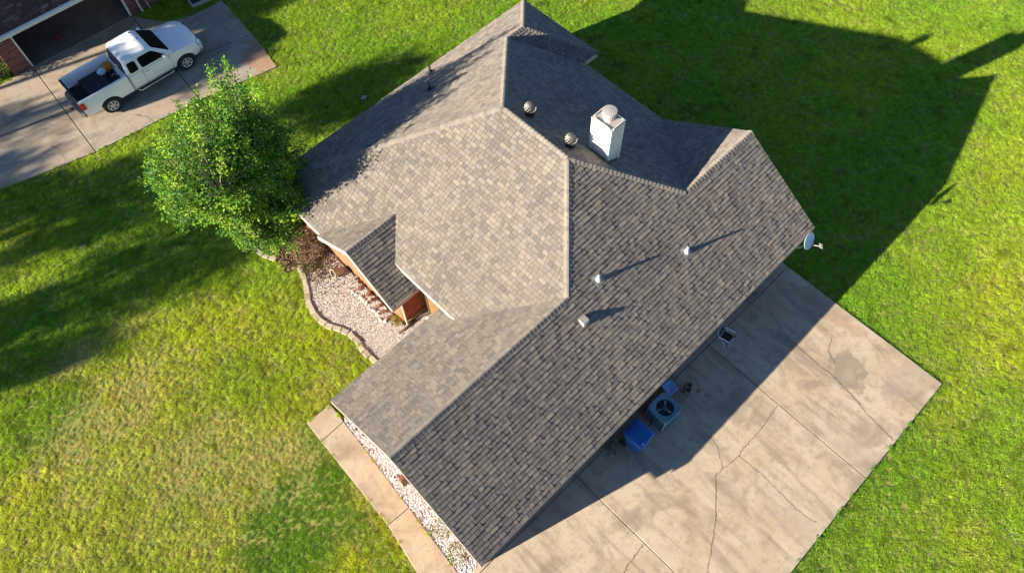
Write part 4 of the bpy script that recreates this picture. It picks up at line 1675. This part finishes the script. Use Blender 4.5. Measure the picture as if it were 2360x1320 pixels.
# ------------------------------------------------------------------ PICKUP TRUCK  (local: +x is the front, wheels on z=0)
tk = thing('pickup_truck', 'white extended cab pickup truck parked on the neighbouring driveway with things in its open bed', 'pickup truck', (4.98, 28.58, .055), R(-1.8), local=True)
M_car = mat('white_car_paint', (.88, .90, .92), .25, var=.03, scale=3, spec=.5, coat=.6)
M_glass = mat('dark_car_glass', (.006, .007, .008), .10, spec=.12)
M_rim = mat('rim_silver', (.50, .50, .50), .4, .2)
M_chr = mat('chrome', (.7, .7, .7), .15, 1)
M_blk = mat('black_plastic', (.012, .012, .014), .6)


def interp(x, xs, ys):
    return float(np.interp(x, xs, ys))


xw = (-1.79, 1.79)


def zbot(x):
    z = .46
    for c in xw:
        if abs(x - c) < .485:
            z = max(z, .34 + math.sqrt(.485 ** 2 - (x - c) ** 2))
    return z


def loft_body(xs, sec):
    b = MB()
    rows = [sec(x) for x in xs]
    n = len(rows[0])
    V = [(x, y, z) for x, row in zip(xs, rows) for (y, z) in row]
    F = []
    for i in range(len(xs) - 1):
        for k in range(n - 1):
            F.append((i * n + k, i * n + k + 1, (i + 1) * n + k + 1, (i + 1) * n + k))
    b.mesh(V, F)
    return b


def mirror(h):
    return [(-y, z) for y, z in h][::1] + [(y, z) for y, z in h[::-1] if y > 1e-6 or True]


def stations(a, b_, n=14):
    s_ = set(np.round(np.linspace(a, b_, n), 3).tolist())
    for c in xw:
        for k in np.linspace(-.485, .485, 17):
            if a < c + k < b_:
                s_.add(round(float(c + k), 3))
    return sorted(s_)


def wfun(x):
    return interp(x, [-2.95, -2.8, -2.2, 2.1, 2.45, 2.62, 2.74], [.90, .955, .975, .975, .94, .86, .70])


# front and cab lower body
def sec_front(x):
    w = wfun(x)
    zt = interp(x, [-.66, 1.30, 1.5, 2.2, 2.5, 2.66, 2.74], [1.18, 1.18, 1.17, 1.13, 1.06, .98, .90])
    zb = zbot(x)
    fl = .0
    for c in xw:
        fl = max(fl, .035 * max(0, 1 - ((x - c) / .62) ** 2))
    h = [(w - .03 + fl, zb), (w + fl, max(zb + .03, .66)), (w + fl * .8, max(zb + .06, .84)), (w - .015, .98 if zt > 1 else zt - .05), (w - .05, zt - .045), (w - .13, zt - .004), (w * .45, zt + .03), (0, zt + .04)]
    return [(-y, z) for y, z in h] + [(y, z) for y, z in h[:-1]][::-1]


body = loft_body(stations(-.66, 2.74, 20), sec_front)
n_ = 15
last = len(body.v) - n_
body.f.append(tuple(range(last, last + n_))[::-1])
body.c.append(None)
bd = body.obj('body', M_car, tk, smooth=True, angle=38)
# front face
b = MB()
b.box((2.70, 0, .78), (.12, 1.25, .30))
b.obj('grille', M_blk, tk, bevel=.02)
b = MB()
b.box((2.765, 0, .80), (.02, 1.2, .05))
b.obj('grille_bar', M_chr, tk)
b = MB()
fb = [(2.60, .93), (2.74, .86), (2.84, .60), (2.88, 0)]
P2 = [(x, -y) for x, y in fb] + [(x, y) for x, y in fb[::-1][1:]] + [(2.58, .5), (2.58, -.5)]
b.prism(P2, .44, .64)
b.obj('front_bumper', mat('bumper_chrome', (.62, .62, .62), .25, .8), tk, smooth=False, bevel=.03)
for sy in (-1, 1):
    b = MB()
    b.mesh([(2.745, sy * .62, .74), (2.63, sy * .865, .72), (2.53, sy * .925, .98), (2.66, sy * .70, 1.00), (2.70, sy * .62, .74), (2.55, sy * .84, .72), (2.48, sy * .88, .98), (2.60, sy * .70, .99)],
           [(0, 1, 2, 3), (0, 3, 7, 4), (3, 2, 6, 7), (1, 5, 6, 2), (0, 4, 5, 1)])
    b.obj('headlight', mat('headlight_glass', (.55, .58, .60), .1, .3), tk)

# cargo bed
def sec_bed(x):
    w = wfun(x)
    fl = 0
    for c in xw:
        fl = max(fl, .035 * max(0, 1 - ((x - c) / .62) ** 2))
    zb = zbot(x)
    h = [(w - .03 + fl, zb), (w + fl, max(zb + .03, .66)), (w + fl * .8, max(zb + .05, .86)), (w - .015, 1.02), (w - .04, 1.24), (w - .07, 1.27), (w - .13, 1.27), (w - .15, 1.24), (w - .16, .74), (0.0, .74)]
    return [(-y, z) for y, z in h] + [(y, z) for y, z in h[:-1]][::-1]


bedm = loft_body(stations(-2.86, -.70, 14), sec_bed)
bedm.obj('cargo_bed', M_car, tk, smooth=True, angle=38)
b = MB()
b.box((-1.83, 0, .755), (2.0, 1.44, .02))
b.obj('bed_mat', mat('black_bed_mat', (.010, .010, .012), .9), tk)
b = MB()
b.box((-.735, 0, 1.0), (.05, 1.62, .52))
b.obj('bed_front_panel', M_car, tk)
b = MB()
b.box((-2.84, 0, .98), (.06, 1.66, .52))
tg = b.obj('tailgate', M_car, tk, bevel=.015)
b = MB()
b.box((-2.84, 0, 1.255), (.09, 1.68, .03))
b.obj('tailgate_cap', M_blk, tg, bevel=.01)
b = MB()
b.box((-2.88, 0, 1.10), (.03, .30, .09))
b.obj('tailgate_handle', M_blk, tg)
b = MB()
b.prism([(-2.92, -.86), (-3.05, -.70), (-3.08, 0), (-3.05, .70), (-2.92, .86), (-2.80, .86), (-2.80, -.86)], .42, .62)
b.obj('rear_bumper', mat('dark_bumper', (.10, .10, .105), .4, .5), tk, bevel=.02)
b = MB()
b.box((-3.13, 0, .42), (.16, .07, .07))
b.obj('tow_hitch', M_blk, tk)
for sy in (-1, 1):
    b = MB()
    w = .92
    b.mesh([(-2.885, sy * .80, .86), (-2.87, sy * .94, .84), (-2.70, sy * .985, .88), (-2.70, sy * .965, 1.18), (-2.87, sy * .915, 1.18), (-2.885, sy * .80, 1.16), ],
           [(0, 1, 4, 5), (1, 2, 3, 4), (5, 4, 3)])
    b.obj('tail_light', mat('red_lens', (.42, .012, .02), .15, spec=.6), tk)
# greenhouse rings (z, x_back, x_front, half width, corner)
rings = [(1.17, -.66, 1.47, .935, .10), (1.22, -.65, 1.42, .93, .12), (1.72, -.56, .78, .765, .14), (1.80, -.52, .66, .72, .16), (1.845, -.42, .52, .62, .16), (1.862, -.2, .3, .35, .1), (1.864, -.01, .11, .04, .01)]
b = MB()
V, F = [], []
for z, xa, xb, hw, rc in rings:
    q = rrect((xb - xa) / 2, hw, rc, 4)
    V += [(p[0] + (xa + xb) / 2, p[1], z + (.018 * (1 - (p[1] / hw) ** 2) if z > 1.75 else 0)) for p in q]
N_ = 20
for lv in range(len(rings) - 1):
    for k in range(N_):
        F.append((lv * N_ + k, lv * N_ + (k + 1) % N_, (lv + 1) * N_ + (k + 1) % N_, (lv + 1) * N_ + k))
F.append(tuple(range((len(rings) - 1) * N_, len(rings) * N_)))
b.mesh(V, F)
cab = b.obj('cab', M_car, tk, smooth=True, angle=35)


def glass(name, quad, off, parent=tk, m_=M_glass, round_=.0):
    """a pane a few mm proud, with rounded corners"""
    q = [Vector(p) for p in quad]
    n = (q[1] - q[0]).cross(q[3] - q[0]).normalized()
    if n.dot(Vector(off)) < 0:
        n = -n
    pts = []
    for i in range(4):
        a, p, c_ = q[i - 1], q[i], q[(i + 1) % 4]
        da, dc_ = (a - p).normalized(), (c_ - p).normalized()
        for t_ in (0, .33, .67, 1):
            A_, C2 = p + da * round_, p + dc_ * round_
            pts.append((A_ * (1 - t_) ** 2 + p * 2 * t_ * (1 - t_) + C2 * t_ ** 2))
    b = MB()
    outp = [p + n * .012 for p in pts]
    inp = [p - n * .02 for p in pts]
    N2 = len(pts)
    b.mesh(outp + inp, [tuple(range(N2)), tuple(reversed(range(N2, 2 * N2)))] + [(k, N2 + k, N2 + (k + 1) % N2, (k + 1) % N2) for k in range(N2)])
    ob = b.obj(name, m_, parent)
    bm = bmesh.new()
    bm.from_mesh(ob.data)
    bmesh.ops.recalc_face_normals(bm, faces=bm.faces)
    bm.to_mesh(ob.data)
    bm.free()
    return ob


def ys(z):
    return .93 - (z - 1.22) * (.165 / .5)


glass('windshield', [(1.405, -.80, 1.235), (1.405, .80, 1.235), (.79, .66, 1.715), (.79, -.66, 1.715)], (1, 0, 1), round_=.08)
glass('rear_window', [(-.647, -.74, 1.26), (-.647, .74, 1.26), (-.566, .62, 1.69), (-.566, -.62, 1.69)], (-1, 0, .2), round_=.08)
for sy in (-1, 1):
    glass('window', [(.03, sy * ys(1.24), 1.24), (1.16, sy * ys(1.24), 1.24), (.70, sy * ys(1.67), 1.67), (.03, sy * ys(1.67), 1.67)], (0, sy, .3), round_=.10)
    glass('window', [(-.50, sy * ys(1.25), 1.25), (-.10, sy * ys(1.25), 1.25), (-.10, sy * ys(1.66), 1.66), (-.46, sy * ys(1.66), 1.66)], (0, sy, .3), round_=.09)
    # door seams, mouldings, handles
    b = MB()
    for x in (-.62, -.03, 1.22):
        b.tube([(x, sy * .974, .50), (x, sy * .978, .84), (x, sy * .962, 1.0), (x, sy * .935, 1.14)], .007, 4)
    b.tube([(-.62, sy * .962, .50), (1.22, sy * .962, .50)], .007, 4)
    b.obj('door_seam', M_blk, tk)
    b = MB()
    b.box((.30, sy * .985, .74), (1.85, .014, .045))
    b.obj('side_moulding', M_car, tk, bevel=.004)
    b = MB()
    b.box((.14, sy * .972, 1.02), (.17, .03, .035))
    b.obj('door_handle', M_chr, tk, bevel=.008)
    b = MB()
    b.box((1.02, sy * 1.08, 1.27), (.13, .22, .20))
    mr_ = b.obj('side_mirror', M_car, tk, bevel=.03)
    b = MB()
    b.box((.95, sy * 1.08, 1.27), (.02, .17, .15))
    b.obj('mirror_glass', M_chr, mr_)
    b = MB()
    b.tube([(-.60, sy * .88, .40), (-.45, sy * 1.0, .34), (1.05, sy * 1.0, .34), (1.2, sy * .88, .40)], .035, 10)
    b.obj('step_bar', M_chr, tk, smooth=True)
# underside
b = MB()
b.box((0, 0, .48), (5.3, 1.25, .30))
for c in xw:
    b.box((c, 0, .62), (1.0, 1.5, .45))
b.obj('underbody', M_blk, tk)
wm = {}
for c in xw:
    for sy in (-1, 1):
        Mw = Matrix.Translation((c, sy * .865, .385)) @ Matrix.Rotation(R(-90) * sy, 4, 'X')
        b = MB()
        b.lathe([(.20, -.12), (.33, -.125), (.375, -.10), (.387, -.03), (.387, .03), (.375, .10), (.33, .125), (.24, .125), (.235, .10), (.20, .09)], 40, Mw, caps=False)
        ty = b.obj('wheel', M_black, tk, smooth=True, angle=35)
        b = MB()
        b.lathe([(.245, .118), (.238, .130), (.222, .118), (.205, .108), (.07, .120), (.05, .128), (0, .130)], 36, Mw, caps=False)
        rim = b.obj('rim', M_rim, ty, smooth=True, angle=35)
        b = MB()
        for k in range(6):
            a0 = k * math.pi / 3
            q = [(.085, -.14), (.195, -.30), (.200, 0), (.195, .30), (.085, .14)]
            b.face([Mw @ Vector((r_ * math.cos(a0 + da), r_ * math.sin(a0 + da), .1225 if r_ < .1 else .1125)) for r_, da in q])
        b.obj('rim_opening', M_blk, rim)
b = MB()
b.box((.60, .0, 1.862), (.05, .05, .02))
b.box((.52, .52, 1.845), (.06, .09, .02))
b.obj('roof_marker', M_blk, tk)

# things lying in the bed
def local_to_world(p):
    return tk.matrix_basis @ Vector(p)


o = MB()
o.box((0, 0, .12), (.30, .26, .24))
o.tube([(-.1, 0, .24), (-.08, 0, .34), (.08, 0, .34), (.1, 0, .24)], .018, 8)
o = o.obj('power_tool', mat('yellow_orange_plastic', (.70, .26, .01), .4), bevel=.04)
o.location = local_to_world((-.98, .60, .765))
o.rotation_euler = (0, 0, .4)
tag(o, 'yellow and orange power tool in the truck bed behind the cab', 'power tool')
b = MB()
b.box((.0, -.16, .06), (.34, .08, .08))
b.obj('motor_housing', mat('tool_black', (.02, .02, .02), .5), o)
b = MB()
pv, pf = pebble(55, 1, .8, .7)
bm = bmesh.new()
bmesh.ops.create_icosphere(bm, subdivisions=3, radius=1)
for v in bm.verts:
    q = v.co.copy()
    v.co = Vector((q.x * .19, q.y * .16, q.z * .14)) * (1 + .18 * math.sin(9 * q.x + 5 * q.y) * math.cos(7 * q.z + 3 * q.x)) + Vector((0, 0, .13))
b.mesh([v.co.copy() for v in bm.verts], [tuple(q.index for q in f.verts) for f in bm.faces])
bm.free()
o = b.obj('plastic_bag', mat('white_plastic_bag', (.72, .76, .82), .4), smooth=True)
o.location = local_to_world((-1.28, .48, .765))
tag(o, 'crumpled white plastic bag in the truck bed', 'bag')
b = MB()
b.box((0, 0, .08), (.34, .22, .16))
o = b.obj('tool_box', mat('dark_blue_box', (.02, .03, .12), .4), bevel=.02)
o.location = local_to_world((-1.0, -.50, .765))
o.rotation_euler = (0, 0, .1)
tag(o, 'small dark blue box with pale end in the truck bed corner', 'box')
b = MB()
b.box((-.165, 0, .08), (.03, .225, .165))
b.obj('end_panel', M_white, o)
b = MB()
b.box((0, 0, .03), (.42, .12, .06))
o = b.obj('wood_block', mat('brown_board', (.10, .07, .05), .9))
o.location = local_to_world((-2.35, .62, .765))
tag(o, 'short brown board on the truck bed mat near the tailgate', 'board')
b = MB()
b.tube([(-.1, 0, .03), (.0, .06, .04), (.1, 0, .03), (.15, -.12, .03)], .03, 8)
o = b.obj('strap', mat('grey_strap', (.25, .25, .27), .7))
o.location = local_to_world((-.98, .05, .765))
tag(o, 'coiled grey strap against the front of the truck bed', 'strap')

# ------------------------------------------------------------------ TREES
M_bark = mat('pale_bark', (.30, .23, .17), .9, var=.25, scale=12, bump=.5, bscale=60)
M_leaf2 = mat('tree_leaf', attr=('tone', 'GEOMETRY'), rough=.55, transl=.38, spec=.25)


def grow_tree(name, label, group, base, ctr, radii, n_shoots, n_leaf, leaf, cols, seed, trunks=5, shoot=.8, lobes=0, spikes=(), extra=()):
    r = random.Random(seed)
    root = thing(name, label, 'tree', base, group=group)
    base = Vector(base)
    ctr = Vector(ctr)
    rad = Vector(radii)
    wood = MB()
    lv = MB()
    tips = []
    # main stems to secondary forks to shoots
    stems = []
    for k in range(trunks):
        a = 2 * math.pi * k / trunks + r.uniform(-.3, .3)
        d = Vector((math.cos(a), math.sin(a), 0))
        mid_ = ctr + Vector((d.x * rad.x * .35, d.y * rad.y * .35, -rad.z * r.uniform(.1, .5)))
        top_ = ctr + Vector((d.x * rad.x * .62, d.y * rad.y * .62, rad.z * r.uniform(-.2, .45)))
        p0 = base + d * .10
        pts = [p0, p0.lerp(mid_, .5) + Vector((r.uniform(-.1, .1), r.uniform(-.1, .1), 0)), mid_, top_]
        w = .035 * rad.length / 2.2
        wood.tube(pts, [w * 1.6, w * 1.2, w * .9, w * .45], 8)
        stems += [pts[1].lerp(mid_, .6), mid_, mid_.lerp(top_, .5), top_]
    lob = [(Vector((r.gauss(0, 1), r.gauss(0, 1), r.gauss(0, .8))).normalized(), r.uniform(.60, 1.20)) for _ in range(lobes or 1)]
    ends = []
    for k in range(n_shoots):
        v = Vector((r.gauss(0, 1), r.gauss(0, 1), r.gauss(0, 1))).normalized()
        if v.z < -.75:
            continue
        s_ = 1.0
        if lobes:
            best = max(lob, key=lambda q: q[0].dot(v))
            s_ = best[1] * (.80 + .20 * max(0, best[0].dot(v)) ** 2)
        rr = r.uniform(.25, 1) ** .5
        e = ctr + Vector((v.x * rad.x, v.y * rad.y, v.z * rad.z)) * rr * s_
        ends.append((e, v))
    for (c_, r_, n_) in extra:
        for k in range(n_):
            v = Vector((r.gauss(0, 1), r.gauss(0, 1), r.gauss(0, 1))).normalized()
            ends.append((Vector(c_) + v * r_ * r.uniform(.4, 1), v))
    for e in spikes:
        ends.append((Vector(e), Vector((0, 0, 1))))
        ends.append((Vector(e) - Vector((.05, .03, .35)), Vector((0, 0, 1))))
    for (e, v) in ends:
        st = min(stems, key=lambda q: (q - e).length * r.uniform(.8, 1.3))
        m_ = st.lerp(e, .5) + Vector((r.uniform(-.12, .12), r.uniform(-.12, .12), r.uniform(-.05, .2))) * (rad.length / 3.5)
        wood.tube([st, m_, e], [.014 * rad.length / 3, .008 * rad.length / 3, .003], 4, caps=False)
        ax = ((e - m_).normalized() + Vector((0, 0, .35)) + v * .3).normalized()
        tone = r.uniform(.75, 1.2)
        cc = r.choice(cols)
        nl = int(n_leaf * r.uniform(.6, 1.3))
        for j in range(nl):
            t_ = r.uniform(-1, .25)
            p = e + ax * (t_ * shoot) + Vector((r.gauss(0, 1), r.gauss(0, 1), r.gauss(0, 1))) * (shoot * .19 * (1.15 - max(0, t_ + .2)))
            d = (Vector((r.gauss(0, 1), r.gauss(0, 1), r.gauss(0, .6))) + ax * .5).normalized()
            sd_ = d.cross(Vector((r.gauss(0, .4), r.gauss(0, .4), 1))).normalized()
            L_ = leaf * r.uniform(.65, 1.25)
            lift = sd_.cross(d).normalized() * L_ * .12
            c = tuple(q * tone * r.uniform(.8, 1.2) for q in cc)
            lv.mesh([p, p + d * L_ * .5 - sd_ * L_ * .27 + lift, p + d * L_, p + d * L_ * .5 + sd_ * L_ * .27 + lift], [(0, 1, 2), (0, 2, 3)], c)
    tr = wood.obj('trunk', M_bark, root, smooth=True)
    kind(lv.obj('crown', M_leaf2, root), 'stuff')
    return root


GREENS = [(.17, .34, .035), (.12, .27, .035), (.28, .46, .045), (.08, .19, .030)]
grow_tree('crape_myrtle_tree', 'bushy bright green tree with pale branches between the driveway and the house', None, (4.25, 18.0, 0), (3.85, 18.1, 3.95), (2.55, 2.55, 2.7), 1250, 66, .118, GREENS, 5,
          trunks=7, shoot=.55, lobes=16, spikes=[(5.35, 19.60, 6.8), (5.80, 19.41, 6.9), (6.04, 18.38, 6.7), (5.5, 19.3, 6.4), (5.1, 19.4, 6.3), (5.7, 18.9, 6.3), (5.9, 18.2, 6.2), (4.6, 19.6, 6.3), (5.2, 19.1, 6.0), (6.1, 17.7, 6.0), (4.0, 19.9, 5.9), (5.6, 18.6, 5.9), (3.2, 19.8, 5.6), (6.1, 17.0, 5.4)],
          extra=[((3.55, 17.6, 4.6), 1.4, 300), ((4.1, 17.0, 1.5), .95, 90), ((4.9, 16.9, 2.7), .85, 70), ((3.3, 17.2, 2.2), .8, 60), ((4.6, 17.6, 1.6), .8, 60)])

# shade trees standing further up the street, outside the picture on the left; their shade lies on the lawn and driveway
SH = Vector((3.0, -.87, 0))
def shade_tree(cx, cy, z, r0, seed, sq=.8, ns=200):
    c = Vector((cx, cy, 0)) - SH * z + Vector((0, 0, z))
    grow_tree('shade_tree', 'tall broad leafed shade tree standing beyond the left edge of the picture', 'shade trees beyond the left edge', (c.x, c.y, 0), c, (r0, r0, r0 * sq), ns, 46, .24, GREENS, seed, trunks=5, shoot=1.0, lobes=9)


shade_tree(-5.2, 20.8, 7.5, 2.8, 101, ns=100)
shade_tree(-1.0, 24.4, 8.0, 2.6, 102, ns=95)
shade_tree(1.5, 19.8, 8.5, 2.4, 103, ns=75)
shade_tree(-3.0, 27.0, 8.5, 1.7, 108, ns=80)
shade_tree(11.0, 21.4, 9.0, 1.95, 104, ns=110)
shade_tree(7.0, 28.0, 8.0, 1.7, 105, ns=170)
shade_tree(-4.0, 30.4, 7.5, 2.5, 106, ns=125)
shade_tree(10.6, 29.9, 9.0, 2.0, 107)

for o in bpy.data.objects:
    if '_local' in o:
        del o['_local']
